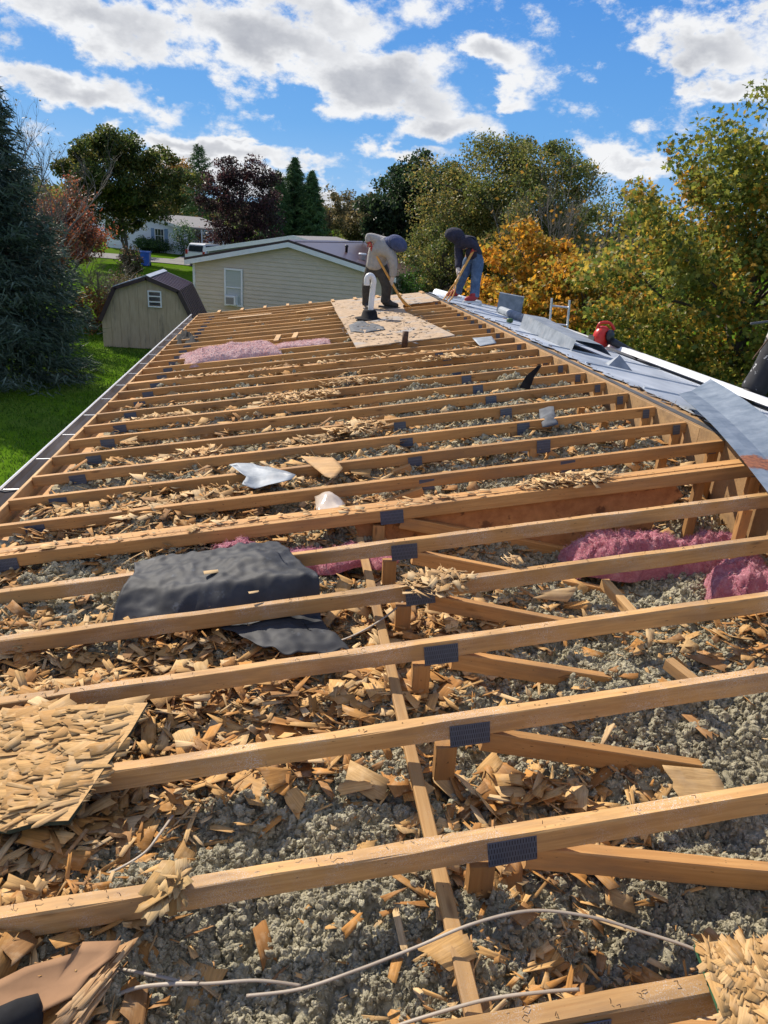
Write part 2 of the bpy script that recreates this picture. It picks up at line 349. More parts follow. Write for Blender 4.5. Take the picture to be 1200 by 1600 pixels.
def mesh_np(name, V, faces_list, mats, col=None, smooth=False, fmat=None, grain=None):
    """V (n,3); faces_list = list of int arrays (m,k) of one size each."""
    me = bpy.data.meshes.new(name); V = np.asarray(V, np.float32)
    tot = sum(f.size for f in faces_list); nf = sum(len(f) for f in faces_list)
    me.vertices.add(len(V)); me.vertices.foreach_set('co', V.ravel())
    me.loops.add(tot); me.loops.foreach_set('vertex_index', np.concatenate([f.ravel() for f in faces_list]).astype(np.int32))
    me.polygons.add(nf); ls = []; o = 0
    for f in faces_list:
        ls.append(o+np.arange(len(f))*f.shape[1]); o += f.size
    me.polygons.foreach_set('loop_start', np.concatenate(ls).astype(np.int32))
    if smooth: me.polygons.foreach_set('use_smooth', np.ones(nf, bool))
    if fmat is not None: me.polygons.foreach_set('material_index', np.asarray(fmat, np.int32))
    me.update(calc_edges=True)
    if col is not None:
        a = me.color_attributes.new('Col', 'FLOAT_COLOR', 'POINT'); c = np.ones((len(V), 4), np.float32); c[:, :3] = col; a.data.foreach_set('color', c.ravel())
    if grain is not None:
        a = me.attributes.new('Gr', 'FLOAT_VECTOR', 'POINT'); a.data.foreach_set('vector', np.asarray(grain, np.float32).ravel())
    for m in (mats if isinstance(mats, (list, tuple)) else [mats]): me.materials.append(MAT[m])
    return me

class MB:
    def __init__(s): s.v = []; s.f = []; s.m = []; s.mi = 0
    def add(s, vs, fs):
        o = len(s.v); s.v += [tuple(v) for v in vs]; s.f += [tuple(i+o for i in f) for f in fs]; s.m += [s.mi]*len(fs); return s
    def obox(s, o, a, b, c):
        o, a, b, c = map(Vector, (o, a, b, c)); vs = [o, o+a, o+a+b, o+b, o+c, o+a+c, o+a+b+c, o+b+c]
        fs = [(0, 3, 2, 1), (4, 5, 6, 7), (0, 1, 5, 4), (1, 2, 6, 5), (2, 3, 7, 6), (3, 0, 4, 7)]
        if a.cross(b).dot(c) < 0: fs = [f[::-1] for f in fs]
        return s.add(vs, fs)
    def box(s, x0, x1, y0, y1, z0, z1): return s.obox((x0, y0, z0), (x1-x0, 0, 0), (0, y1-y0, 0), (0, 0, z1-z0))
    def prism(s, pts, ext):
        pts = [Vector(p) for p in pts]; e = Vector(ext); n = len(pts)
        nr = Vector((0, 0, 0))
        for i in range(n): nr += pts[i].cross(pts[(i+1) % n])
        if nr.dot(e) < 0: pts = pts[::-1]
        vs = pts+[p+e for p in pts]
        fs = [tuple(range(n))[::-1], tuple(range(n, 2*n))]+[(i, (i+1) % n, (i+1) % n+n, i+n) for i in range(n)]
        return s.add(vs, fs)
    def tube(s, pts, rad, n=8, cap=True, flat=1.0):
        pts = [Vector(p) for p in pts]
        if not hasattr(rad, '__len__'): rad = [rad]*len(pts)
        vs = []; fs = []; pu = None
        for i, p in enumerate(pts):
            d = (pts[min(i+1, len(pts)-1)]-pts[max(i-1, 0)]).normalized()
            if pu is None: pu = d.orthogonal().normalized() if abs(d.z) > .9 else Vector((0, 0, 1))
            u = (pu-d*pu.dot(d))
            u = u.normalized() if u.length > 1e-4 else d.orthogonal().normalized()
            w = d.cross(u); pu = u
            for k in range(n):
                a = 2*math.pi*k/n; vs.append(p+(u*math.sin(a)*flat+w*math.cos(a))*rad[i])
        for i in range(len(pts)-1):
            for k in range(n):
                a, b = i*n+k, i*n+(k+1) % n; fs.append((a, b, b+n, a+n))
        if cap: fs += [tuple(range(n))[::-1], tuple(range((len(pts)-1)*n, len(pts)*n))]
        return s.add(vs, fs)
    def lathe(s, c, axis, prof, n=16):
        c = Vector(c); ax = Vector(axis).normalized(); u = ax.orthogonal().normalized(); w = ax.cross(u); vs = []; fs = []
        for (r, h) in prof:
            for k in range(n):
                a = 2*math.pi*k/n; vs.append(c+ax*h+(u*math.cos(a)+w*math.sin(a))*max(r, 1e-4))
        for i in range(len(prof)-1):
            for k in range(n):
                a, b = i*n+k, i*n+(k+1) % n; fs.append((a, b, b+n, a+n))
        fs += [tuple(range(n))[::-1], tuple(range((len(prof)-1)*n, len(prof)*n))]
        return s.add(vs, fs)
    def build(s, name, mat, parent=None, loc=None, smooth=False):
        if loc is None:
            a = np.array(s.v); loc = (a[:, 0].mean(), a[:, 1].mean(), a[:, 2].min())
        me = bpy.data.meshes.new(name); lo = Vector(loc)
        me.from_pydata([tuple(Vector(v)-lo) for v in s.v], [], s.f)
        for m in (mat if isinstance(mat, (list, tuple)) else [mat]): me.materials.append(MAT[m])
        me.polygons.foreach_set('material_index', s.m)
        if smooth: me.polygons.foreach_set('use_smooth', [True]*len(me.polygons))
        me.update()
        return put(bpy.data.objects.new(name, me), loc, parent)
def bar_mesh(name, Ln, w, h, mat, ch=.003, tip=0.0, seg=1, wob=0.0):
    """timber along local X, width along Y (0..w), depth along Z (-h..0), chamfered arrises"""
    pr = [(ch, 0), (w-ch, 0), (w, -ch), (w, -h+ch), (w-ch, -h), (ch, -h), (0, -h+ch), (0, -ch)]
    b = MB(); vs = []; fs = []
    for i in range(seg+1):
        x = Ln*i/seg
        for (y, z) in pr:
            xx = x-(tip*(-z/h) if i == seg else 0)
            vs.append((xx, y+wob*rnd.uniform(-1, 1), z+wob*rnd.uniform(-1, 1)))
    for i in range(seg):
        for k in range(8): fs.append((i*8+k, i*8+(k+1) % 8, (i+1)*8+(k+1) % 8, (i+1)*8+k))
    fs += [tuple(range(8))[::-1][::-1], tuple(range(seg*8, seg*8+8))[::-1]]
    b.add(vs, fs); me = bpy.data.meshes.new(name); me.from_pydata(b.v, [], b.f); me.materials.append(MAT[mat]); me.update()
    bm = bmesh.new(); bm.from_mesh(me); bmesh.ops.recalc_face_normals(bm, faces=bm.faces); bm.to_mesh(me); bm.free()
    return me
def bar(name, p0, p1, w, h, mat, parent=None, upv=(0, 0, 1), me=None, tip=0.0, seg=1, wob=0.0):
    p0, p1 = Vector(p0), Vector(p1); d = p1-p0; x = d.normalized(); z = Vector(upv); z = (z-x*z.dot(x)).normalized(); y = z.cross(x)
    if me is None: me = bar_mesh(name, d.length, w, h, mat, tip=tip, seg=seg, wob=wob)
    o = put(bpy.data.objects.new(name, me), p0, parent)
    o.rotation_euler = Matrix((x, y, z)).transposed().to_euler()
    return o
# ---- noise in numpy
def _h(ix, iy, s=0):
    n = (ix*374761393+iy*668265263+s*974634777) & 0xffffffff
    n = ((n ^ (n >> 13))*1274126177) & 0xffffffff
    return ((n ^ (n >> 16)) & 0xffff)/65535.0
def vnoise(x, y, s=0):
    ix, iy = np.floor(x).astype(np.int64), np.floor(y).astype(np.int64); fx, fy = x-ix, y-iy
    fx = fx*fx*(3-2*fx); fy = fy*fy*(3-2*fy)
    a, b, c, d = _h(ix, iy, s), _h(ix+1, iy, s), _h(ix, iy+1, s), _h(ix+1, iy+1, s)
    return (a*(1-fx)+b*fx)*(1-fy)+(c*(1-fx)+d*fx)*fy
def fbm(x, y, o=4, s=0):
    t = 0; a = .5
    for i in range(o): t = t+a*vnoise(x*2**i, y*2**i, s+i); a *= .5
    return t
def sm(a, b, x):
    t = np.clip((x-a)/(b-a), 0, 1); return t*t*(3-2*t)

# ---------------------------------------------------------------- ground
def gz(x, y):
    x = np.asarray(x, float); y = np.asarray(y, float)
    rise = sm(34, 95, y)*(1.25+np.clip(-(x+4)/30, -.5, 1.2)*.7)
    far = sm(110, 500, np.hypot(x, y))*9
    return GZ+rise+far+(fbm(x*.12, y*.12, 3, 5)-.45)*.18*sm(14, 30, np.hypot(x-2, y-7))
def grid_ground():
    xs = np.unique(np.concatenate([np.linspace(-900, -60, 22), np.linspace(-60, 40, 90), np.linspace(40, 900, 22)]))
    ys = np.unique(np.concatenate([np.linspace(-300, -10, 12), np.linspace(-10, 120, 110), np.linspace(120, 1500, 26)]))
    X, Y = np.meshgrid(xs, ys); V = np.stack([X, Y, gz(X, Y)], -1).reshape(-1, 3); n = len(xs)
    i = np.arange((len(ys)-1)*n).reshape(-1, n)[:, :-1].ravel(); Fq = np.stack([i, i+1, i+n+1, i+n], 1)
    o = put(bpy.data.objects.new('ground', mesh_np('ground', V, [Fq], 'lawn', smooth=True))); tag(o, kind='structure')
grid_ground()
def ribbon(name, pts, width, mat, off):
    V = []; P_ = [Vector(p) for p in pts]; Fq = []
    for i, p in enumerate(P_):
        d = (P_[min(i+1, len(P_)-1)]-P_[max(i-1, 0)]).normalized(); nrm = Vector((-d.y, d.x))
        for k in range(5):
            q = p+nrm*width*(k/4-.5); V.append((q.x, q.y, float(gz(q.x, q.y))+off))
    for i in range(len(P_)-1):
        for k in range(4): Fq.append((i*5+k, i*5+k+1, i*5+k+6, i*5+k+5))
    return tag(put(bpy.data.objects.new(name, mesh_np(name, np.array(V), [np.array(Fq)], mat, smooth=True))), kind='structure')
def lin(a, b, n): return [Vector(a).lerp(Vector(b), i/(n-1)) for i in range(n)]
ribbon('road', lin((-60, 69), (-9.5, 66.5), 60)+lin((-9, 66.5), (26, 60), 40), 4.4, 'asphalt', .05)
ribbon('driveway', lin((-6.6, 67), (-5.0, 84), 24), 4.0, 'asphalt', .056)

# ---------------------------------------------------------------- the mobile home being stripped
HOME = thing('mobile_home', 'long mobile home with its roof stripped down to bare wooden trusses', 'house', (2.0, 6.8, GZ))
YEND = 13.36
b = MB(); b.box(.0, .1, -2.2, YEND+.05, GZ+.3, -.16); b.build('side_wall', 'white_siding', HOME)
b = MB(); b.box(6.05, 6.15, -2.2, YEND+.05, GZ+.3, .18); b.build('side_wall', 'white_siding', HOME)
b = MB(); b.prism([(.1, YEND, GZ+.3), (6.05, YEND, GZ+.3), (6.05, YEND, .17), (4.05, YEND, .5), (.1, YEND, -.10)], (0, .05, 0)); b.build('end_wall', 'white_siding', HOME)
b = MB(); b.box(.02, 6.13, -2.18, YEND+.03, GZ-.1, GZ+.298); b.build('skirting', 'grey_siding', HOME)
b = MB(); b.box(.022, .17, -2.2, YEND-.004, -.154, -.112); b.build('top_plate', 'lumber', HOME)
b = MB(); b.box(.1, 4.0, -2.2, YEND-.002, -.17, -.155); b.build('attic_floor', 'plywood', HOME)
SP = .406
CH = bar_mesh('top_chord', W/CA, .038, .064, 'lumber_flecked', .0035, 0, 26, .0020)
CHF = bar_mesh('top_chord', W/CA, .038, .064, 'lumber', .003, 0, 10, .0012)
PLT = {}
def plate(parent, X, Y, w=.095, h=.066, dz=-.02):
    key = (round(w, 3), round(h, 3))
    if key not in PLT:
        m_ = MB(); m_.box(-w/2, w/2, -.0016, 0, -h, 0); me = bpy.data.meshes.new('gusset_plate'); me.from_pydata(m_.v, [], m_.f); me.materials.append(MAT['gusset_steel']); PLT[key] = me
    o = put(bpy.data.objects.new('gusset_plate', PLT[key]), (X, Y-.0022, zr(X)+dz), parent); o.rotation_euler = (0, -R(8.63)+R(rnd.uniform(-1.5, 1.5)), 0)
    return o
def truss(k, Y):
    near = Y < 3.0
    t = empty('roof_truss', (0, Y, 0), HOME)
    o = put(bpy.data.objects.new('top_chord', CH if near else CHF), (0, Y, rnd.uniform(-.006, .006)), t)
    o.rotation_euler = (0, -R(8.63), R(rnd.uniform(-.12, .12)))
    if Y < 3.25:
        kx = 2.035
        bar('king_post', (kx+.02, Y+.001, .22), (kx+.03, Y+.001, -.15), .036, .06, 'lumber', t, (1, 0, 0))
        bar('diagonal_web', (2.135, Y+.001, .268), (3.25, Y+.001, .055+rnd.uniform(-.02, .02)), .036, .064, 'lumber', t, (0, 0, 1), tip=.09, seg=4)
        plate(t, 2.08, Y, .115, .072, -.012)
        plate(t, .27, Y, .1, .062)
    else:
        plate(t, .27, Y, .1, .062)
        if Y < 5.2: plate(t, 2.34+rnd.uniform(-.02, .02), Y, .085, .062, -.022)
        if Y < 7.5: plate(t, 3.115, Y, .085, .08, -.01)
        bar('king_post', (3.10, Y+.001, zr(3.1)-.064), (3.10, Y+.001, -.15), .036, .06, 'lumber', t, (1, 0, 0))
        bar('diagonal_web', (3.17, Y+.001, .40), (3.75, Y+.001, .10), .036, .064, 'lumber', t, (0, 0, 1))
        bar('diagonal_web', (2.3, Y+.001, .292), (1.75, Y+.001, .05), .036, .05, 'lumber', t, (0, 0, 1))
    bar('end_post', (W-.012, Y+.001, zr(W)-.062), (W-.012, Y+.001, -.15), .036, .062, 'lumber', t, (1, 0, 0))
    bar('end_post', (3.73, Y+.044, zr(3.73)-.085), (3.73, Y+.044, -.15), .036, .05, 'lumber', t, (1, 0, 0))
    plate(t, 3.955, Y, .045, .06, -.012)
    return t
kk = 0; Y = 1.174-3*SP
ys_truss = []
while Y < YEND-.04:
    ys_truss.append(Y); truss(kk, Y); kk += 1; Y += SP
# the doubled trusses where two roof sections meet
for Yd in (3.204, 7.264):
    for j in (1, 2):
        t = empty('roof_truss', (0, Yd+.0395*j, 0), HOME)
        o = put(bpy.data.objects.new('top_chord', CHF), (0, Yd+.0395*j, -.004*j), t); o.rotation_euler = (0, -R(8.63), 0)
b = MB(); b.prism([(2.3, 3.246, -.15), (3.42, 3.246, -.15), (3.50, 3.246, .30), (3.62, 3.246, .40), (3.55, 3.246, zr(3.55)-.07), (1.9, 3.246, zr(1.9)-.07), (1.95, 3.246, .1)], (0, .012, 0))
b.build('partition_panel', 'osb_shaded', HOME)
b = MB()   # far end rafter and blocks
for i in range(10):
    x = .35+i*.4; b.obox((x, YEND-.30, zr(x)+.003), (.05, 0, .05*TA), (0, .34, 0), (0, 0, .03))
b.build('fascia_block', 'lumber_pale', HOME)
bar('end_rafter', (0, YEND, .0), (W, YEND, zr(W)), .038, .09, 'lumber_pale', HOME)
# lateral brace: flat strip tacked under the chords
bar('lateral_brace', (1.955, -.6, .19), (1.945, 3.16, .178), .036, .017, 'lumber_pale', HOME, seg=8, wob=.001).rotation_euler.x += R(3)
# rim board at the ridge, in lengths
y = -1.0
while y < YEND:
    y2 = min(y+2.44, YEND); b = MB(); b.box(W+.006, W+.022, y, y2-.004, -.15, zr(W)-.004+rnd.uniform(-.004, .004)); b.build('rim_board', 'plywood', HOME); y = y2
y = -1.0
while y < YEND-1.6:
    y2 = min(y+1.22, YEND-1.5); b = MB(); e = .2+rnd.uniform(-.03, .03)
    b.obox((W+.024, y, .600), (e, 0, -.012), (0, y2-y-.003, 0), (0, 0, .011)); b.build('ridge_strip', 'plywood', HOME); y = y2
# eave: fascia, gutter with hangers
bar('eave_board', (-.002, -2.2, -.018), (-.002, YEND, -.018), .02, .13, 'lumber_pale', HOME, seg=20, wob=.002)
g = empty('gutter', (-.08, 6, -.1), HOME)
b = MB(); y0, y1 = -2.2, YEND+.1
prof = [(-.026, -.03), (-.026, -.115), (-.10, -.115), (-.128, -.075), (-.128, -.035), (-.137, -.028), (-.137, -.02), (-.118, -.02), (-.118, -.024), (-.131, -.030), (-.124, -.038), (-.124, -.074), (-.098, -.111), (-.030, -.111), (-.030, -.03)]
b.prism([(x, y0, z) for x, z in prof], (0, y1-y0, 0)); go = b.build('gutter_trough', ['gutter_inside'], g)
b = MB(); b.tube([(-.131, y0, -.024), (-.131, y1, -.024)], .008, 8); b.build('gutter_lip', 'white_metal', g)
y = .6
while y < YEND:
    b = MB(); b.obox((-.127, y, -.030), (.118, 0, .006), (0, .012, 0), (0, 0, .003)); b.build('gutter_hanger', 'aluminium', g); y += .61
b = MB(); b.tube([(-.137, 4.22, -.02), (-.142, 4.24, -.06), (-.135, 4.26, -.09)], .006, 6); b.tube([(-.137, 4.22, -.015), (-.08, 4.2, -.02), (-.03, 4.23, -.02)], .007, 6); b.build('downpipe_strap', 'black_plastic', g)
# right slope: old metal sheets, dark membrane, eave
y = -1.2; i = 0
while y < YEND:
    y2 = min(y+1.05, YEND+.05); b = MB(); x0 = 4.16+rnd.uniform(-.03, .05); zo = .012+.003*(i % 2)
    pts = [(x0+rnd.uniform(-.04, .04), y+(y2-y)*q/11, 0) for q in range(12)]
    x1 = 5.52+rnd.uniform(-.03, .03)
    poly = [(p[0], p[1], zr2(p[0])+zo) for p in pts]+[(x1, y2, zr2(x1)+zo), (x1, y, zr2(x1)+zo)]
    b.prism(poly, (0, 0, .004))
    b.obox((x0+.06, y2-.03, zr2(x0+.06)+zo+.004), (x1-x0-.08, 0, -.15*(x1-x0-.08)), (0, .022, 0), (0, 0, .012))
    b.build('metal_roof_sheet', 'metal_roof', HOME); y = y2; i += 1
b = MB(); b.obox((4.06, -1.2, zr2(4.06)-.013), (2.16, 0, -.15*2.16), (0, YEND+1.2, 0), (0, 0, .012)); b.build('roof_membrane', 'dark_membrane', HOME)
b = MB(); b.obox((6.16, -1.2, zr2(6.16)-.06), (.08, 0, -.012), (0, YEND+1.2, 0), (0, 0, .07)); b.build('drip_edge', 'white_metal', HOME)
# sheathing still in place at the far end
def slab(name, poly, th, mat, parent, off=.002, edge=None):
    b = MB(); b.prism([(x, y, zr(x)+off) for x, y in poly], (0, 0, th)); return b.build(name, mat, parent)
def rough_edge(a, c, n, amp):
    out = []
    for i in range(n+1):
        t = i/n; out.append((a[0]+(c[0]-a[0])*t+rnd.uniform(-amp, amp)*(0 < i < n), a[1]+(c[1]-a[1])*t+rnd.uniform(-amp, amp)*(0 < i < n)))
    return out
slab('sheathing_panel', rough_edge((2.33, 7.96), (3.47, 8.14), 10, .035)+[(3.40, 9.30), (2.33, 9.30)], .012, 'weathered_deck', HOME)
slab('sheathing_panel', [(2.335, 9.304), (3.398, 9.304), (3.30, 10.70), (2.335, 10.70)], .012, 'weathered_deck', HOME)
slab('sheathing_panel', [(2.33, 10.704), (3.30, 10.704), (3.36, 11.4)]+rough_edge((3.4, 11.62), (4.0, 11.7), 8, .04)+[(4.0, 11.98), (2.33, 11.98)], .012, 'weathered_deck', HOME)
slab('sheathing_panel', [(2.34, 11.984), (4.01, 11.984), (4.01, 13.34), (2.34, 13.34)], .012, 'weathered_deck', HOME)
slab('loose_lath', [(1.72, 12.05), (2.32, 12.3), (2.32, 12.42), (1.70, 12.12)], .012, 'lumber_pale', HOME, .003)
b = MB(); b.obox((1.40, 9.05, zr(1.4)+.003), (.06, 0, .01), (.03, .52, 0), (0, 0, .02)); b.build('loose_lath', 'lumber_pale', HOME)
b = MB(); b.obox((1.62, 9.15, zr(1.62)+.003), (.06, 0, .01), (.04, .5, 0), (0, 0, .02)); b.build('loose_lath', 'lumber_pale', HOME)
slab('sheathing_scrap', [(0.6, 12.1), (1.3, 12.15), (1.32, 12.3), (.62, 12.26)], .01, 'plywood', HOME)

LEAF4 = np.array([(-.5, 0, 0), (0, -.3, .06), (.5, 0, -.04), (0, .3, .06)])
LEAFM = np.array([(-.5, 0, 0), (-.22, -.16, .03), (-.28, -.42, -.02), (.02, -.24, .05), (.16, -.42, 0), (.2, -.16, .03), (.55, 0, -.06), (.2, .16, .03), (.16, .42, 0), (.02, .24, .05), (-.28, .42, -.02), (-.22, .16, .03)])
def cards(P_, s, shape, bias=.5, aim=None, aimw=0.0):
    n = len(P_); nr = rng.normal(0, 1, (n, 3)); nr[:, 2] += bias; nr /= np.linalg.norm(nr, axis=1, keepdims=True)
    t = rng.normal(0, 1, (n, 3))
    if aim is not None: t = t*(1-aimw)+aim*aimw*2
    t -= nr*np.sum(t*nr, 1, keepdims=True); t /= np.linalg.norm(t, axis=1, keepdims=True)+1e-9; b_ = np.cross(nr, t)
    V = P_[:, None]+s[:, None, None]*(shape[None, :, 0, None]*t[:, None]+shape[None, :, 1, None]*b_[:, None]+shape[None, :, 2, None]*nr[:, None])
    k = len(shape); return V.reshape(-1, 3), np.arange(n*k).reshape(n, k)
THREAD = np.array([(-.5, -.045, 0), (0, -.05, .16), (.5, 0, 0), (0, .05, .16)])
# ---------------------------------------------------------------- insulation (stuff)
def ins(x, y):
    x = np.asarray(x, float); y = np.asarray(y, float)
    n = fbm(x*2.6, y*2.6, 4, 3)-.47; m_ = fbm(x*9, y*9, 3, 11)-.45
    b1 = np.minimum(.018+.036*x, x*TA-.10)
    b2 = np.minimum(x*TA-.10, .45)
    t = sm(3.2, 4.2, y); base = b1*(1-t)+b2*t
    base = base+.085*np.exp(-((x-3.15)/.45)**2-((y-1.78)/.26)**2)+.05*np.exp(-((x-3.3)/.5)**2-((y-.95)/.4)**2)
    base = base-.06*np.exp(-((x-2.9)/.6)**2-((y-2.98)/.22)**2)+.035*np.exp(-((x-.7)/.5)**2-((y-3.5)/.5)**2)
    cell = np.abs(fbm(x*13+7, y*13, 2, 61)-.38)
    h = base+n*.18+m_*.10-.03*(1-sm(.0, .10, cell))
    return np.minimum(h, x*TA-.055+.03*sm(.3, .7, n+.5))
def ins_sheet():
    V = []; Fq = []; o = 0
    for (ya, yb, d, dyy) in ((-1.0, 1.7, .013, .013), (1.7, 3.5, .02, .018), (3.5, YEND-.05, .035, .035)):
        xs = np.arange(.105, 3.99, d); ys = np.linspace(ya, yb, int((yb-ya)/dyy)+1); X, Yg = np.meshgrid(xs, ys)
        Z = ins(X, Yg)+(fbm(X*38, Yg*38, 2, 21)-.4)*.016
        V.append(np.stack([X, Yg, Z], -1).reshape(-1, 3)); n = len(xs); i = np.arange((len(ys)-1)*n).reshape(-1, n)[:, :-1].ravel()+o
        Fq.append(np.stack([i, i+1, i+n+1, i+n], 1)); o += X.size
    ob = put(bpy.data.objects.new('insulation', mesh_np('insulation', np.concatenate(V), [np.concatenate(Fq)], 'mineral_fibre', smooth=True)))
    tag(ob, 'grey blown insulation filling the bays between the trusses', 'insulation', kind='stuff')
ins_sheet()
tuft_col = bpy.data.collections.new('tuft_source')
def tuft_source(n=8):
    from mathutils import noise as mn
    for i in range(n):
        bm = bmesh.new(); bmesh.ops.create_icosphere(bm, subdivisions=4, radius=1.0)
        o1, o2 = rnd.uniform(0, 50), rnd.uniform(0, 50); st = rnd.uniform(.7, 1.7); sq = rnd.uniform(.45, .8)
        cen = [Vector((rnd.gauss(0, 1), rnd.gauss(0, 1), rnd.gauss(0, 1))).normalized() for _ in range(22)]; rad = [rnd.uniform(.35, .75) for _ in cen]
        for v in bm.verts:
            p = v.co.copy(); bumpv = 0
            for c_, r_ in zip(cen, rad):
                d_ = (p-c_).length/r_
                if d_ < 1: bumpv = max(bumpv, math.sqrt(1-d_*d_)*(.6+.5*r_))
            k = .58+.50*bumpv+.30*mn.noise(p*1.3+Vector((o1, o2, 0)))+.10*mn.noise(p*7+Vector((o2, o1, 9)))
            w = mn.noise_vector(p*1.4+Vector((o1, 3, o2)))
            v.co = Vector((p.x*st*k, p.y*k, p.z*sq*k))+w*.22
        me = bpy.data.meshes.new('insulation_tuft'); bm.to_mesh(me); bm.free(); me.materials.append(MAT['mineral_fibre'])
        me.polygons.foreach_set('use_smooth', [True]*len(me.polygons))
        tuft_col.objects.link(bpy.data.objects.new('insulation_tuft', me))
tuft_source()
def gn_scatter(name, P_, rot, scl, label, cat):
    me = bpy.data.meshes.new(name); me.vertices.add(len(P_)); me.vertices.foreach_set('co', P_.astype(np.float32).ravel())
    a = me.attributes.new('rot', 'FLOAT_VECTOR', 'POINT'); a.data.foreach_set('vector', rot.astype(np.float32).ravel())
    a = me.attributes.new('scl', 'FLOAT', 'POINT'); a.data.foreach_set('value', scl.astype(np.float32))
    a = me.attributes.new('idx', 'INT', 'POINT'); a.data.foreach_set('value', rng.integers(0, 8, len(P_)).astype(np.int32))
    o = put(bpy.data.objects.new(name, me)); tag(o, label, cat, kind='stuff')
    g = bpy.data.node_groups.new('scatter', 'GeometryNodeTree'); g.is_modifier = True
    g.interface.new_socket('Geometry', in_out='INPUT', socket_type='NodeSocketGeometry'); g.interface.new_socket('Geometry', in_out='OUTPUT', socket_type='NodeSocketGeometry')
    gi = g.nodes.new('NodeGroupInput'); gout = g.nodes.new('NodeGroupOutput'); ip = g.nodes.new('GeometryNodeInstanceOnPoints'); ci = g.nodes.new('GeometryNodeCollectionInfo')
    ci.inputs['Collection'].default_value = tuft_col; ci.inputs['Separate Children'].default_value = True; ci.inputs['Reset Children'].default_value = True
    def na(nm, ty):
        q = g.nodes.new('GeometryNodeInputNamedAttribute'); q.data_type = ty; q.inputs['Name'].default_value = nm; return q.outputs[0]
    g.links.new(gi.outputs[0], ip.inputs['Points']); g.links.new(ci.outputs[0], ip.inputs['Instance']); ip.inputs['Pick Instance'].default_value = True
    g.links.new(na('idx', 'INT'), ip.inputs['Instance Index']); g.links.new(na('rot', 'FLOAT_VECTOR'), ip.inputs['Rotation']); g.links.new(na('scl', 'FLOAT'), ip.inputs['Scale'])
    g.links.new(ip.outputs[0], gout.inputs[0])
    md = o.modifiers.new('scatter', 'NODES'); md.node_group = g
def chip_density(x, y):
    d = .30+1.1*(fbm(x*1.9+3, y*1.9, 3, 31)-.42)+.22*(1-sm(1.2, 2.4, x))-.20*sm(2.3, 2.7, x)*(1-sm(2.8, 3.4, y))+.12*sm(3.2, 4.2, y)
    for (cx, cy, sx_, sy_, w_) in ((.55, 1.45, .5, .35, .9), (.5, 2.15, .7, .28, 1.0), (1.5, 2.0, .7, .22, .8), (2.25, 1.42, .3, .16, .9), (2.4, .8, .42, .22, .9), (1.0, .85, .3, .2, .6), (1.45, 2.35, .6, .2, .6),
                                   (.55, .55, .5, .35, 1.0), (.45, .95, .35, .25, 1.0), (2.3, .55, .5, .3, .6), (.9, 1.75, .5, .15, .6), (1.2, 3.5, .8, .3, .7), (.8, 4.0, .8, .2, .5), (2.1, 2.5, .3, .3, .6), (3.6, 2.3, .35, .3, .5), (3.45, 1.9, .2, .2, .5), (1.5, 5.5, 1.3, 1.2, .35), (3.6, 1.0, .4, .3, .4)):
        d = d+w_*np.exp(-((x-cx)/sx_)**2-((y-cy)/sy_)**2)
    d = d-.75*np.exp(-((x-1.55)/.36)**2-((y-1.33)/.17)**2)-.65*np.exp(-((x-1.5)/.42)**2-((y-.82)/.25)**2)-.3*np.exp(-((x-2.9)/.5)**2-((y-1.2)/.3)**2)
    return np.clip(d-.35*np.exp(-((x-3.1)/.6)**2-((y-1.75)/.4)**2), .03, 1)
def tufts():
    P_ = []; Sc = []
    for (ya, yb, n, s0, s1) in ((.15, 1.2, 62000, .0038, .0105), (1.2, 2.5, 50000, .0045, .0125), (2.5, 4.0, 24000, .007, .017), (4.0, 7.0, 26000, .008, .020), (7.0, 13.2, 16000, .011, .028)):
        x = rng.uniform(.15, 3.97, n); y = rng.uniform(ya, yb, n)
        keep = rng.uniform(0, 1, n) > chip_density(x, y)*.55; x, y = x[keep], y[keep]
        s = (s0+(s1-s0)*rng.uniform(0, 1, len(x))**1.6)*(.7+.6*vnoise(x*6, y*6, 77)); z = ins(x, y)+s*.15+rng.uniform(-.003, .009, len(x))+.012*(vnoise(x*42, y*42, 90)-.4)
        P_.append(np.stack([x, y, z], 1)); Sc.append(s)
    P_ = np.concatenate(P_); Sc = np.concatenate(Sc)
    gn_scatter('insulation_clumps', P_, rng.uniform(-3, 3, (len(P_), 3)), Sc, 'loose tufts of grey insulation lying between the trusses', 'insulation')
tufts()
def loose_fibres():
    P_ = []; L_ = []
    for (ya, yb, n, l0, l1) in ((.15, 1.2, 85000, .006, .016), (1.2, 2.6, 95000, .007, .018), (2.6, 4.2, 45000, .010, .026)):
        x = rng.uniform(.15, 3.97, n); y = rng.uniform(ya, yb, n); P_.append(np.stack([x, y, ins(x, y)+rng.uniform(.005, .021, n)+.012*(vnoise(x*42, y*42, 90)-.4)], 1)); L_.append(rng.uniform(l0, l1, n))
    P_ = np.concatenate(P_); V, Fq = cards(P_, np.concatenate(L_), THREAD, .3); pal = np.array([(.36, .325, .22), (.50, .46, .33), (.64, .60, .46), (.22, .195, .13), (.36, .34, .24)])
    c = np.repeat(pal[rng.integers(0, 5, len(P_))]*rng.uniform(.8, 1.15, (len(P_), 1)), 4, 0)
    tag(put(bpy.data.objects.new('loose_fibres', mesh_np('loose_fibres', V, [Fq], 'fibre', c))), 'fine loose fibres covering the grey insulation', 'insulation', kind='stuff')
loose_fibres()

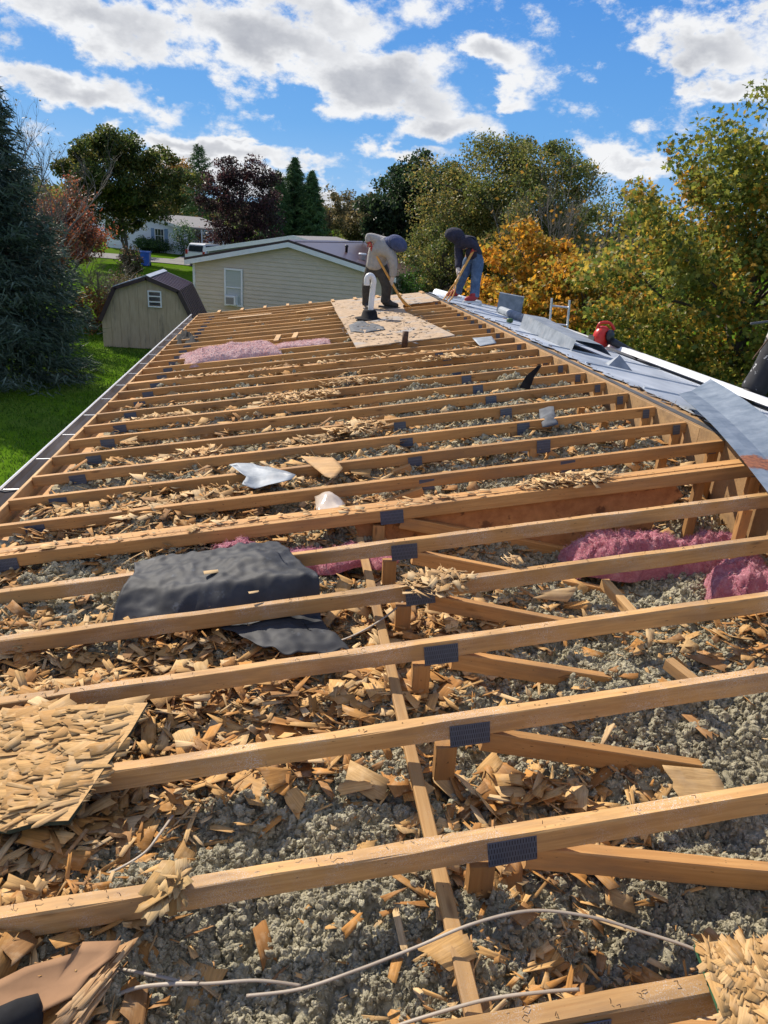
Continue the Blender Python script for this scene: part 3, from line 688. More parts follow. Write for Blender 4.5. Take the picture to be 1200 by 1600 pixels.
# ---------------------------------------------------------------- splintered board flakes
def flake_shape(i, lanes=3, segs=2):
    """a torn strand: parallel to the grain along X, each lane splintered to its own length, bent; top and bottom sheets"""
    q = random.Random(100+i); asp = q.choice((.08, .12, .18, .25, .34, .46, .6)); bow = q.choice((0, 0, .03, -.05, .07, .16)); z_ = 0; tw = q.uniform(-.5, .5); sk = q.uniform(-.5, .5); tp0, tp1 = q.choice(((1, 1), (1, .55), (1, .25), (.8, 1), (1, .8)))
    ys = sorted([-.5, .5]+[q.uniform(-.4, .4) for _ in range(lanes-1)]); vs = []
    ends = [(-.5+q.uniform(0, .14)**1.0+sk*y*asp, .5-q.uniform(0, .30)+sk*y*asp) for y in ys]
    for s_, th in ((1, .006), (-1, -.006)):
        for k in range(segs+1):
            for j, y in enumerate(ys):
                x = ends[j][0]+(ends[j][1]-ends[j][0])*k/segs; yy = y*asp*(tp0+(tp1-tp0)*k/segs)
                vs.append((x, yy, th+bow*(.25-x*x)+tw*x*yy+.010*math.sin(3*y+i)*asp))
    n = lanes+1; m_ = n*(segs+1); fs = []
    for k in range(segs):
        for j in range(lanes):
            p = k*n+j; fs.append((p, p+n, p+n+1, p+1)); fs.append((m_+p, m_+p+1, m_+p+n+1, m_+p+n))
        for p, f_ in ((k*n, 0), (k*n+lanes, 1)):
            q4 = (p, m_+p, m_+p+n, p+n); fs.append(q4 if not f_ else q4[::-1])
    for j in range(lanes):
        p = j; fs.append((p, p+1, m_+p+1, m_+p)); p = segs*n+j; fs.append((p, m_+p, m_+p+1, p+1))
    return np.array(vs, np.float32), np.array(fs, np.int64), asp
FL3 = [flake_shape(i) for i in range(36)]
FL = [t[:2] for t in FL3]; SLIM = np.array([i for i, t in enumerate(FL3) if t[2] <= .19])
FLB = [flake_shape(i+40, 5, 4)[:2] for i in range(24)]
PAL = np.array([(.64, .42, .19), (.58, .34, .125), (.50, .26, .08), (.68, .48, .25), (.42, .20, .06), (.62, .37, .14), (.54, .26, .07), (.34, .18, .07)])
def rotm(rx, ry, rz):
    cx, sx_, cy, sy_, cz, sz = np.cos(rx), np.sin(rx), np.cos(ry), np.sin(ry), np.cos(rz), np.sin(rz)
    return np.stack([np.stack([cz*cy, cz*sy_*sx_-sz*cx, cz*sy_*cx+sz*sx_], -1), np.stack([sz*cy, sz*sy_*sx_+cz*cx, sz*sy_*cx-cz*sx_], -1), np.stack([-sy_, cy*sx_, cy*cx], -1)], -2)
def flakes_np(P_, Ls, tilt, cols=None, yaw=None, yawj=None, flat=1.0, slim=False, cv=(.75, 1.15)):
    n = len(P_); Vs = []; Fs = []; Cs = []; Gs = []; o = 0; kind = SLIM[rng.integers(0, len(SLIM), n)] if slim else rng.integers(0, len(FL), n)
    for k in range(len(FL)):
        i = np.where(kind == k)[0]
        if not len(i): continue
        sv, sf = FL[k]; sv = sv*np.array((1, 1, flat)); rz = rng.uniform(-3.14, 3.14, len(i)) if yaw is None else yaw+rng.normal(0, yawj, len(i))
        Rm = rotm(rng.normal(0, tilt, len(i)), rng.normal(0, tilt, len(i)), rz)
        v = np.einsum('nij,kj->nki', Rm, sv)*Ls[i][:, None, None]+P_[i][:, None, :]
        Gs.append((sv[None]*Ls[i][:, None, None]+rng.uniform(0, 9, (len(i), 1, 3))).reshape(-1, 3))
        Vs.append(v.reshape(-1, 3)); Fs.append((sf[None]+(np.arange(len(i))*len(sv))[:, None, None]).reshape(-1, 4)+o); o += len(i)*len(sv)
        c = (PAL[rng.integers(0, len(PAL), len(i))] if cols is None else cols[i])*rng.uniform(cv[0], cv[1], (len(i), 1)); Cs.append(np.repeat(c, len(sv), 0))
    return np.concatenate(Vs), np.concatenate(Fs), np.concatenate(Cs), np.concatenate(Gs)
def place(n, ya, yb):
    x = rng.uniform(.15, 3.95, n*4); y = rng.uniform(ya, yb, n*4); k = rng.uniform(0, 1, n*4) < chip_density(x, y); return x[k][:n], y[k][:n]
def chips():
    X = []; Yv = []; Ls = []
    for (ya, yb, n, a, c_) in ((.15, 1.2, 8500, .009, .13), (1.2, 2.6, 13500, .010, .14), (2.6, 4.2, 8500, .014, .15), (4.2, 7.2, 5000, .03, .18), (7.2, 13.0, 2400, .04, .20)):
        x, y = place(n, ya, yb); X.append(x); Yv.append(y); Ls.append(a+(c_-a)*rng.uniform(0, 1, len(x))**3.2)
    x, y, l = map(np.concatenate, (X, Yv, Ls)); z = ins(x, y)+.012+rng.uniform(0, .03, len(x))*np.clip(chip_density(x, y)*1.5, .4, 1.5)
    V, Fq, C_, G_ = flakes_np(np.stack([x, y, z], 1), l, .27, flat=.8)
    tag(put(bpy.data.objects.new('wood_chips', mesh_np('wood_chips', V, [Fq], 'flake', C_, grain=G_))), 'small splintered wood chips strewn over the grey insulation', 'wood chips', kind='stuff')
chips()
# the 300 flakes that show largest, each an object
def big_flakes():
    ms = []
    for i in range(24):
        v, f = FLB[i]; c = PAL[i % 8]*np.ones((len(v), 3)); ms.append(mesh_np('wood_flake', v, [f], 'flake', c, grain=v*.1+i))
    x, y = place(300, .25, 2.6); bays = ('nearest', 'second', 'third', 'fourth', 'fifth', 'sixth')
    for i in range(len(x)):
        l = .075+.11*rnd.random()**1.6; y_ = y[i]; k = i % 24
        o = put(bpy.data.objects.new('wood_flake', ms[k]), (x[i], y_, float(ins(x[i], y_))+.026+.02*rnd.random()))
        o.rotation_euler = (rnd.gauss(0, .22), rnd.gauss(0, .22), rnd.uniform(-3.1, 3.1)); o.scale = (l, l*rnd.uniform(.8, 1.25), l*.6)
        bay = bays[min(5, max(0, int((y_-.768)//SP)))] if y_ > .768 else bays[0]; side = 'left' if x[i] < 1.96 else 'right'; hue = ('pale tan', 'tan', 'orange brown', 'pale tan', 'dark brown', 'tan', 'orange brown', 'dark brown')[k % 8]
        tag(o, '%s wood flake lying %s of the brace strip in the %s truss bay' % (hue, side, bay), 'wood flake', '%s wood flakes %s of the brace strip in the %s bay' % (hue, side, bay))
big_flakes()
def heap(name, label, cat, cx, cy, rx, ry, n, a, c_, h, off=0, tilt=.22, base=None, cols=None, mat='flake', yaw=None, yawj=.3, kind=None, rot=0, slim=False, flat=.5):
    t = rng.uniform(0, 6.28, n); q = np.sqrt(rng.uniform(0, 1, n)); u, v = q*np.cos(t)*rx, q*np.sin(t)*ry
    x = cx+u*math.cos(rot)-v*math.sin(rot); y = cy+u*math.sin(rot)+v*math.cos(rot)
    zb = (x*TA if base is None else base(x, y)); z = zb+off+.004+h*(1-q**2)*rng.uniform(0, 1, n)
    V, Fq, C_, G_ = flakes_np(np.stack([x, y, z], 1), a+(c_-a)*rng.uniform(0, 1, n)**1.5, tilt, flat=flat, slim=slim, cols=None if cols is None else np.array(cols)[rng.integers(0, len(cols), n)], yaw=yaw, yawj=yawj)
    lo = np.array([cx, cy, float(V[:, 2].min())]); o = put(bpy.data.objects.new(name, mesh_np(name, V-lo, [Fq], mat, C_, grain=G_)), lo)
    return tag(o, label, cat, kind=kind)
PALE = [(.70, .48, .24), (.66, .42, .19), (.74, .53, .28), (.60, .37, .155)]
for (nm, lb, px, py, rx, ry, n) in (
    ('board_fragment', 'splintered pale board fragment draped over the doubled truss at right of centre', 885, 752, .26, .09, 260),
    ('board_fragment', 'ragged pale board fragment straddling the truss just right of the black felt', 683, 912, .14, .10, 240),
    ('board_fragment', 'small pale torn chip resting on the truss right of the ragged fragment', 800, 880, .035, .03, 14),
    ('board_fragment', 'curled torn board scrap on the truss beyond the pink batt', 545, 597, .24, .16, 200),
    ('board_fragment', 'flat torn board scrap between trusses just nearer than the pink batt', 470, 620, .32, .16, 240)):
    p = rp(px, py); heap(nm, lb, 'board scrap', p.x, p.y, rx, ry, n, .025, .10, .028, .002, .22, cols=PALE+[(.5, .31, .14)])
for lb, px, py, off, rx, ry, n in (('heap of tan flakes in the bay just left of the crumpled metal scrap', 300, 786, -.055, .36, .10, 260), ('torn tan flakes matted in a bay left of the crumpled metal scrap', 300, 712, -.05, .26, .09, 150),
    ('torn tan flakes matted over a truss above the smooth veneer scrap', 560, 668, -.01, .20, .12, 130), ('ragged tan flakes draped over a truss near the short pipe stub', 690, 560, .0, .26, .12, 110), ('tan flakes matted by the gutter end of a middle bay', 250, 655, -.05, .3, .10, 130), ('tan splinters bunched in the bay above the crumpled metal scrap', 480, 690, -.05, .22, .1, 110)):
    p = rp(px, py, off); heap('flake_pile', lb, 'wood chips', p.x, p.y, rx, ry, n, .03, .15, .035, off, .25, cols=PALE+[(.52, .3, .12)])
def on_chords(x, y): return x*TA
# chips left lying on the flat tops of the doubled trusses and on the deck at the far end
heap('chip_litter', 'thin litter of pale chips along the nearer doubled truss', 'wood chips', 1.7, 3.25, 1.7, .05, 170, .02, .08, .006, .001, .12, kind='stuff', cols=PALE, yaw=0, yawj=.7)
heap('chip_litter', 'thin litter of pale chips along the farther doubled truss', 'wood chips', 1.9, 7.31, 1.8, .07, 150, .04, .13, .012, .001, .2, kind='stuff', cols=PALE)
heap('deck_litter', 'dark scraps and chips strewn over the remaining roof deck', 'debris', 2.85, 9.5, .6, 1.7, 700, .015, .09, .003, .014, .08, kind='stuff', mat='debris', cols=[(.07, .075, .085), (.13, .12, .115), (.32, .24, .16), (.5, .36, .2), (.2, .21, .23)])
heap('deck_litter', 'fine tan chips on the far end of the roof deck', 'debris', 3.1, 12.3, .8, .9, 220, .02, .07, .004, .014, .1, kind='stuff', mat='debris', cols=[(.5, .36, .2), (.4, .28, .15), (.3, .28, .26), (.55, .42, .26)])
heap('torn_membrane', 'ragged dark strip of torn felt and nails along the ridge', 'debris', 4.2, 6.5, .03, 6.4, 520, .02, .11, .012, -.018, .25, base=lambda x, y: zr2(x)+.02, kind='stuff', mat='debris', cols=[(.05, .04, .035), (.10, .07, .05), (.16, .15, .15), (.22, .14, .08)], yaw=1.5, yawj=.5)
heap('gutter_litter', 'tan chips and dirt lying in the gutter', 'debris', -.075, 6.6, .035, 5.6, 420, .015, .06, .006, .0, .25, base=lambda x, y: x*0-.112, kind='stuff', cols=[(.4, .28, .16), (.25, .18, .11), (.5, .38, .22)])
# staples and nail stubs left on the chord tops
b = MB()
for Yt in ys_truss[2:14]:
    for i in range(42):
        x = rnd.uniform(.1, 3.95); y = Yt+rnd.uniform(.004, .034); z = zr(x)+.001; a = rnd.uniform(0, 3.14); l = rnd.uniform(.006, .02); dxx, dyy = math.cos(a)*l, math.sin(a)*l*.4
        b.tube([(x, y, z), (x+dxx*.3, y+dyy*.3, z+rnd.uniform(.003, .01)), (x+dxx, y+dyy, z+rnd.uniform(.001, .008))], .0009, 3, False)
o = b.build('roofing_staple', 'rust_steel', HOME); o['kind'] = 'stuff'

# broken OSB sheets: a board with its own edge and a skin of loosened flakes
def osb_sheet(label, outline, edgemat, n, la, yaw, zoff=.003, yj=.55, shr=1.09):
    cx = sum(p[0] for p in outline)/len(outline); cy = sum(p[1] for p in outline)/len(outline)
    t = thing('broken_board', label, 'board', (cx, cy, zr(cx)+zoff))
    b = MB(); b.prism([(x, y, zr(x)+zoff) for x, y in outline], (0, 0, .011)); b.build('core', edgemat, t)
    b = MB(); b.prism([(cx+(x-cx)*.995, cy+(y-cy)*.995, zr(cx+(x-cx)*.995)+zoff+.0112) for x, y in outline], (0, 0, .0012)); b.build('face', 'osb_face', t)
    xs = [p[0] for p in outline]; yv = [p[1] for p in outline]; P_ = []
    def inside(x, y):
        c = False; j = len(outline)-1
        for i in range(len(outline)):
            if (yv[i] > y) != (yv[j] > y) and x < (xs[j]-xs[i])*(y-yv[i])/(yv[j]-yv[i])+xs[i]: c = not c
            j = i
        return c
    while len(P_) < n:
        x, y = rnd.uniform(min(xs), max(xs)), rnd.uniform(min(yv), max(yv))
        if inside(cx+(x-cx)*shr, cy+(y-cy)*(1+(shr-1)*.5)): P_.append((x, y, zr(x)+zoff+.0125+rnd.uniform(0, .0028)))
    P_ = np.array(P_); V, Fq, C_, G_ = flakes_np(P_, la[0]+(la[1]-la[0])*rng.uniform(0, 1, n), .012, flat=.22, cv=(.9, 1.07), cols=np.array([(.57, .34, .13), (.61, .375, .15), (.51, .29, .105), (.64, .41, .185)])[rng.integers(0, 4, n)], yaw=yaw, yawj=yj)
    lo = np.array([cx, cy, zr(cx)]); o = put(bpy.data.objects.new('loosened_strands', mesh_np('loosened_strands', V-lo, [Fq], 'flake', C_, grain=G_)), lo, t); o['kind'] = 'stuff'
    return t
a0 = [rp(*p) for p in ((232, 1104), (205, 1150), (165, 1206), (128, 1262), (108, 1290), (60, 1292), (15, 1305), (-40, 1300), (-120, 1310), (-200, 1200), (-120, 1120), (0, 1118), (110, 1108))]
osb_sheet('torn sheet of pale strand board with a dark edge lying on the trusses at left', [(p.x, p.y) for p in a0], 'osb_edge', 800, (.03, .16), .2, yj=.4)
a1 = [rp(*p) for p in ((1083, 1483), (1130, 1478), (1260, 1470), (1300, 1640), (1170, 1660), (1140, 1640), (1112, 1560))]
osb_sheet('torn strand board corner with a green painted edge at the bottom right', [(p.x, p.y) for p in a1], 'green_edge', 620, (.02, .075), 1.2, yj=.5, shr=1.22)

# ---------------------------------------------------------------- scraps lying on the trusses
def plate_obj(name, label, cat, outline, mat, th=.002, curl=0.0, crumple=.01, rings=4, sub=3, origin=None):
    P_ = [Vector(p) for p in outline]; pts = []
    for i in range(len(P_)):
        for k in range(sub): pts.append(P_[i].lerp(P_[(i+1) % len(P_)], k/sub))
    c = sum(pts, Vector())/len(pts); n = len(pts); vs = []; fs = []; sd = rnd.uniform(0, 90)
    from mathutils import noise as mn
    def f(p, q): return p+Vector((0, 0, curl*q*q+crumple*mn.noise(p*9+Vector((sd, 0, 0)))))
    for lay in (0, 1):
        for r_ in range(rings):
            q = 1-r_/rings
            for p in pts: vs.append(f(c.lerp(p, q), q)-Vector((0, 0, th*lay)))
        vs.append(f(c, 0)-Vector((0, 0, th*lay)))
    m_ = rings*n+1
    for lay in (0, 1):
        o = lay*m_
        for r_ in range(rings-1):
            for k in range(n):
                a, b_ = o+r_*n+k, o+r_*n+(k+1) % n; q = (a, b_, b_+n, a+n); fs.append(q if lay == 0 else q[::-1])
        for k in range(n):
            q = (o+(rings-1)*n+k, o+(rings-1)*n+(k+1) % n, o+rings*n); fs.append(q if lay == 0 else q[::-1])
    for k in range(n): fs.append((k, m_+k, m_+(k+1) % n, (k+1) % n))
    b = MB(); b.add(vs, fs); o = b.build(name, mat, None, tuple(c), smooth=True)
    bm = bmesh.new(); bm.from_mesh(o.data); bmesh.ops.recalc_face_normals(bm, faces=bm.faces); bm.to_mesh(o.data); bm.free()
    return tag(o, label, cat)
def on_roof(pp, off): return [rp(x, y, off) for x, y in pp]
plate_obj('metal_scrap', 'crumpled piece of bare sheet metal lying across two trusses at left of centre', 'metal scrap', on_roof([(358, 730), (395, 728), (420, 735), (462, 745), (455, 757), (420, 762), (398, 766), (378, 765), (385, 750)], .012), 'galvanised', .002, .02, .02)
plate_obj('wood_scrap', 'smooth pale torn wood veneer scrap right of the crumpled metal', 'wood scrap', on_roof([(470, 711), (520, 712), (536, 728), (522, 745), (508, 740)], .012), 'lumber_pale', .003, -.01, .01)
plate_obj('plastic_scrap', 'crumpled translucent plastic scrap on the truss above the pink batt', 'plastic scrap', on_roof([(492, 763), (515, 758), (540, 772), (536, 785), (495, 788)], .015), 'clear_wrap', .002, -.03, .04)
plate_obj('metal_scrap', 'flat square of grey sheet metal lying near the deck by the ridge', 'metal scrap', on_roof([(738, 528), (768, 525), (776, 536), (750, 541)], .006), 'galvanised', .002, 0, .004)
plate_obj('felt_scrap', 'folded grey felt scrap hanging on a truss right of centre', 'felt scrap', [p+Vector((0, -.04, 0)) for p in on_roof([(840, 634), (862, 632), (870, 655), (845, 660)], .004)], 'felt_scrap', .003, -.02, .03)
p0, p1 = rp(818, 598, .003), rp(834, 575, .003)
plate_obj('felt_scrap', 'torn black felt strip standing up from a truss near the ridge', 'felt scrap', [p0+Vector((-.03, 0, -.04)), p0+Vector((.06, 0, -.05)), p0+Vector((.09, .02, .05)), p0+Vector((.15, .05, .14)), p0+Vector((.11, .05, .13)), p0+Vector((.02, .02, .05))], 'black_rubber', .003, 0, .01)
p0 = rp(795, 700, -.07)
plate_obj('felt_scrap', 'bent dark felt strip fallen between two trusses right of centre', 'felt scrap', [p0+Vector((-.05, .02, .06)), p0+Vector((.02, .02, .055)), p0+Vector((.06, 0, .0)), p0+Vector((.15, -.04, -.01)), p0+Vector((.14, -.09, -.02)), p0+Vector((.02, -.05, .0))], 'felt_scrap', .003, 0, .01)
plate_obj('felt_scrap', 'crumpled black felt lump by the gutter near the shed', 'felt scrap', [p+Vector((0, 0, .02)) for p in on_roof([(275, 520), (290, 513), (308, 522), (312, 532), (290, 537), (272, 532)], .02)], 'black_rubber', .004, -.14, .16, rings=6)
# brown sheet, splintered plank and tar-paper roll at the bottom left
plate_obj('brown_panel', 'smooth brown torn panel with a hole lying in the bottom left bay', 'panel', on_roof([(-60, 1570), (40, 1520), (112, 1498), (130, 1480), (190, 1476), (180, 1498), (140, 1530), (118, 1562), (70, 1588), (40, 1600), (-60, 1640)], -.035), 'brown_sheet', .003, .015, .008, sub=4)
heap('splintered_plank', 'splintered brown wood piece beside the brown panel at bottom left', 'wood scrap', rp(150, 1540, -.04).x, rp(150, 1540, -.04).y, .022, .05, 34, .09, .18, .015, -.045, .07, slim=True, yaw=1.05, yawj=.09, cols=[(.42, .25, .12), (.36, .2, .09), (.5, .32, .16)], rot=-.4)
heap('splintered_plank', 'long yellow splinter cluster hanging over the nearest full truss at left', 'wood scrap', rp(262, 1390).x, rp(262, 1390).y, .03, .05, 20, .06, .15, .02, .0, .35, yaw=1.1, yawj=.5, cols=[(.60, .40, .17), (.55, .34, .13), (.64, .45, .22)], rot=-.3)
b = MB(); p = rp(30, 1592, -.02); b.lathe(p, (1, .3, .1), [(.012, -.05), (.032, -.045), (.034, 0), (.03, .035), (.012, .04)], 14)
tag(b.build('tar_lump', 'black_rubber', None, smooth=True), 'dark granular shingle roll end at the bottom left corner', 'shingle')
# black roofing felt thrown over one truss and tucked under the next
def felt():
    nx, ny = 100, 90; V = []; from mathutils import noise as mn
    for j in range(ny+1):
        v = j/ny
        for i in range(nx+1):
            u = i/nx
            x = .915+u*(.60+.30*v)+.02*math.sin(5*v)+.012*math.sin(13*v+1)*(u > .9)
            yb = 2.90+.05*u+.02*math.sin(7*u)+.03*mn.noise(Vector((u*14, 3, 1))); yf = .022*mn.noise(Vector((u*17, 9, 1)))+.012*mn.noise(Vector((u*45, 9, 1)))+(2.475-.10*u) if u < .42 else .03*mn.noise(Vector((u*15, 9, 1)))+ 2.433-.26*sm(.42, .75, u)
            y = yb+(float(yf)-yb)*v
            # falls from the top of the truss at Y 2.80 under the one at Y 2.39
            over = zr(x)+.012+.012*math.sin(math.pi*min(1, max(0, (2.9-y)/.42)))*(.35+.65*math.sin(math.pi*min(1, u*1.05)))
            low = .045+.038*x+.05*float(sm(.35, .7, u))
            t = float(sm(2.66-.12*u, 2.455, y)) if y < 2.66 else 0.0
            z = over*(1-t)+min(low, zr(x)-.085)*t
            z += .022*math.exp(-((u-.78)/.2)**2-((v-.35)/.3)**2)*(1-t)+.022*mn.noise(Vector((x*6, y*6, 1.3)))+.014*(.4-abs(mn.noise(Vector((x*3.2+y*7, y*5-x*4, 4)))))+.006*(.4-abs(mn.noise(Vector((x*13-y*6, y*11+x*5, 8)))))+.006*mn.noise(Vector((x*26, y*26, 7)))
            if 2.36 < y < 2.46: z = min(z, zr(x)-.075)
            V.append((x, y, z))
    n = nx+1; i = np.arange(ny*n).reshape(-1, n)[:, :-1].ravel(); Fq = np.stack([i, i+n, i+n+1, i+1], 1)
    V = np.array(V); lo = V.mean(0); o = put(bpy.data.objects.new('roofing_felt', mesh_np('roofing_felt', V-lo, [Fq], 'felt', smooth=True)), lo)
    sd = o.modifiers.new('thick', 'SOLIDIFY'); sd.thickness = .003
    tag(o, 'large torn sheet of black roofing felt draped over a truss at left of centre', 'roofing felt')
felt()
for (px, py, l_, lb) in ((333, 893, .09, 'flat pale flake lying on the black felt'), (397, 925, .05, 'narrow pale splinter lying on the black felt')):
    v, f = FL[3]; p = rp(px, py, .034); c = PAL[3]*np.ones((len(v), 3))
    o = put(bpy.data.objects.new('wood_flake', mesh_np('wood_flake', v, [f], 'flake', c)), p); o.scale = (l_, l_, l_*.6); o.rotation_euler = (0, 0, .3); tag(o, lb, 'wood flake', 'flakes on the black felt')
# pink batts
def batt(label, cx, cy, lx, ly, h, zfun, seed, rot=0.0, mat='pink_fibre'):
    nx, ny = int(lx/.007), max(10, int(ly/.007)); nx = min(nx, 150); ny = min(ny, 100)
    from mathutils import noise as mn
    V = []; n = nx+1
    for j in range(ny+1):
        for i in range(nx+1):
            u, v = i/nx*2-1, j/ny*2-1
            e = max(0, (1-abs(u)**4))**.4*max(0, (1-abs(v)**3))**.5
            xx, yy = u*lx/2+.05*mn.noise(Vector((v*2, seed, u*3))), v*ly/2+.06*mn.noise(Vector((u*3, seed, v)))
            x = cx+xx*math.cos(rot)-yy*math.sin(rot); y = cy+xx*math.sin(rot)+yy*math.cos(rot)
            w = .8+.2*mn.noise(Vector((x*5, y*5, seed)))+.12*mn.noise(Vector((x*14, y*14, seed)))+.10*mn.noise(Vector((x*31, y*31, seed)))+.05*mn.noise(Vector((x*70, y*70, seed)))
            V.append((x, y, zfun(x, y)-.01+h*e*max(.15, w)))
    i = np.arange(ny*n).reshape(-1, n)[:, :-1].ravel(); Fq = np.stack([i, i+1, i+n+1, i+n], 1); V = np.array(V); lo = np.array([cx, cy, V[:, 2].min()])
    o = put(bpy.data.objects.new('insulation_batt', mesh_np('insulation_batt', V-lo, [Fq], mat, smooth=True)), lo)
    q = rng.integers(0, len(V), int(lx*ly*16000)); P_ = V[q]+rng.normal(0, .004, (len(q), 3)); P_[:, 2] += .003; FV, FF = cards(P_, rng.uniform(.012, .035, len(q)), THREAD, .4)
    pal = np.array([(.50, .20, .24), (.60, .30, .32), (.68, .44, .44), (.42, .14, .18)]) if mat == 'pink_fibre' else np.array([(.66, .42, .41), (.74, .55, .53), (.78, .64, .60), (.55, .28, .29)])  # second palette is lighter, for the batts coloured as sunlit
    fo = put(bpy.data.objects.new('loose_fibres', mesh_np('loose_fibres', FV-lo, [FF], 'fibre', np.repeat(pal[rng.integers(0, 4, len(q))], 4, 0))), lo, o); fo['kind'] = 'stuff'
    return tag(o, label, 'insulation batt')
insf = lambda x, y: float(ins(x, y))
batt('crumpled pink fibreglass batt lying across the trusses at the far left', .92, 8.55, 1.05, .75, .15, lambda x, y: zr(x)-.03, 2.0, .25, 'pink_fibre_sunlit')
batt('small pink fibreglass tail right of the far crumpled batt', 1.75, 8.75, .65, .34, .06, lambda x, y: zr(x)-.02, 4.4, .1, 'pink_fibre_sunlit')
batt('flat pink fibreglass batt in the bay behind the black felt', 1.72, 3.03, .70, .22, .07, lambda x, y: max(insf(x, y), zr(x)-.16), 6.0, .0)
batt('pink fibreglass tuft bunched at the left end of the flat batt', 1.33, 3.06, .19, .18, .13, lambda x, y: zr(x)-.11, 8.0, .3)
batt('long pink fibreglass batt deep in the bay at far right', 3.43, 2.98, 1.02, .26, .22, lambda x, y: .12, 9.0, .02)
batt('pink fibreglass batt end hanging by the right wall of the bay', 3.66, 2.58, .42, .26, .24, lambda x, y: .14, 11.0, -.3)
# cables
def spline(pts, n=8):
    P_ = [Vector(p) for p in pts]; out = []
    for i in range(len(P_)-1):
        a, b_, c, d = P_[max(i-1, 0)], P_[i], P_[i+1], P_[min(i+2, len(P_)-1)]
        for k in range(n):
            t = k/n; out.append(.5*((2*b_)+(c-a)*t+(2*a-5*b_+4*c-d)*t*t+(3*b_-a-3*c+d)*t**3))
    return out+[P_[-1]]
for (lb, pts, r_) in (
    ('long pale electrical cable curving across the brace strip in the nearest bay', [(385, 1556, -.09), (470, 1545, -.09), (560, 1515, -.085), (650, 1480, -.08), (740, 1443, -.062), (830, 1423, -.06), (920, 1432, -.07), (1000, 1455, -.09), (1082, 1482, -.10), (1130, 1510, -.12)], .0040),
    ('short pale electrical cable rising out of the insulation at left', [(95, 1410, -.15), (125, 1382, -.11), (180, 1360, -.09), (225, 1333, -.085), (248, 1305, -.08), (270, 1274, -.11)], .0040),
    ('pale electrical cable running into the brown panel at bottom left', [(20, 1512, -.08), (110, 1508, -.085), (185, 1514, -.085), (250, 1526, -.085), (310, 1537, -.09), (400, 1532, -.10), (470, 1540, -.13)], .0040),
    ('grey electrical cable looping below the other at bottom left', [(100, 1640, -.10), (160, 1572, -.09), (205, 1546, -.085), (260, 1538, -.085), (310, 1537, -.082)], .0045),
    ('thin pale cable lying along the nearest truss at the bottom', [(600, 1610, -.12), (660, 1590, -.10), (760, 1562, -.09), (850, 1550, -.09), (905, 1546, -.10)], .0042),
    ('thin pale cable curving past the right end of the black felt', [(500, 1010, -.12), (545, 996, -.10), (590, 972, -.09), (625, 945, -.09), (640, 925, -.12)], .0045)):
    b = MB(); b.tube(spline([rp(x, y, o) for x, y, o in pts]), r_, 8, True, .6); tag(b.build('electrical_cable', 'cable', None, smooth=True), lb, 'cable')
# loose studs showing through the insulation
for (lb, a, c_) in (('short stud end poking out of the insulation at right', (1040, 1030, -.10), (1085, 1065, -.115)), ('short stud end poking out between the trusses at right of centre', (940, 905, -.09), (985, 955, -.12))):
    tag(bar('wood_block', rp(*a), rp(*c_), .036, .04, 'lumber_pale'), lb, 'timber')
# ---------------------------------------------------------------- metal pieces on the ridge
def folded(name, label, cat, pts, mat, th=.002, fold=None):
    """a sheet bent along a crease: pts rows of points"""
    rows = [[Vector(p) for p in r_] for r_ in pts]; n = len(rows[0]); b = MB(); vs = []; fs = []
    for dzv in (0, -th):
        for r_ in rows: vs += [p+Vector((0, 0, dzv)) for p in r_]
    m_ = len(rows)*n
    for i in range(len(rows)-1):
        for k in range(n-1):
            a = i*n+k; q = (a, a+1, a+n+1, a+n); fs += [q, tuple(x+m_ for x in q[::-1])]
    for k in range(n-1): fs += [(k, k+m_, k+1+m_, k+1), (m_-n+k, m_-n+k+1, 2*m_-n+k+1, 2*m_-n+k)]
    for i in range(len(rows)-1): fs += [(i*n, (i+1)*n, (i+1)*n+m_, i*n+m_), (i*n+n-1, i*n+n-1+m_, (i+1)*n+n-1+m_, (i+1)*n+n-1)]
    b.add(vs, fs); o = b.build(name, mat)
    bm = bmesh.new(); bm.from_mesh(o.data); bmesh.ops.recalc_face_normals(bm, faces=bm.faces); bm.to_mesh(o.data); bm.free()
    return tag(o, label, cat)
# big bent flashing at right: from (1060,615)-(1110,592) down to the edge of the picture
A, B_ = rp(1060, 616, .05), rp(1110, 592, .07); C_, D_ = rp(1215, 790, .09), rp(1290, 735, .11)
rows = []
for i in range(13):
    t = i/12; e0 = A.lerp(C_, t); e1 = B_.lerp(D_, t); e0.z += .035*math.sin(t*3.1)+.001*rnd.uniform(-1, 1); e1.z += .035*math.sin(t*3.1)
    mid = e0.lerp(e1, .42); mid.z -= .022
    rows.append([e0, e0.lerp(mid, .5)+Vector((0, 0, .003)), mid, mid.lerp(e1, .5)+Vector((0, 0, -.002)), e1, e1+Vector((.015, .012, -.02))])
folded('bent_flashing', 'long creased galvanised flashing with a rust patch lying over the ridge at right', 'flashing', rows, 'galvanised_rusty', .002)
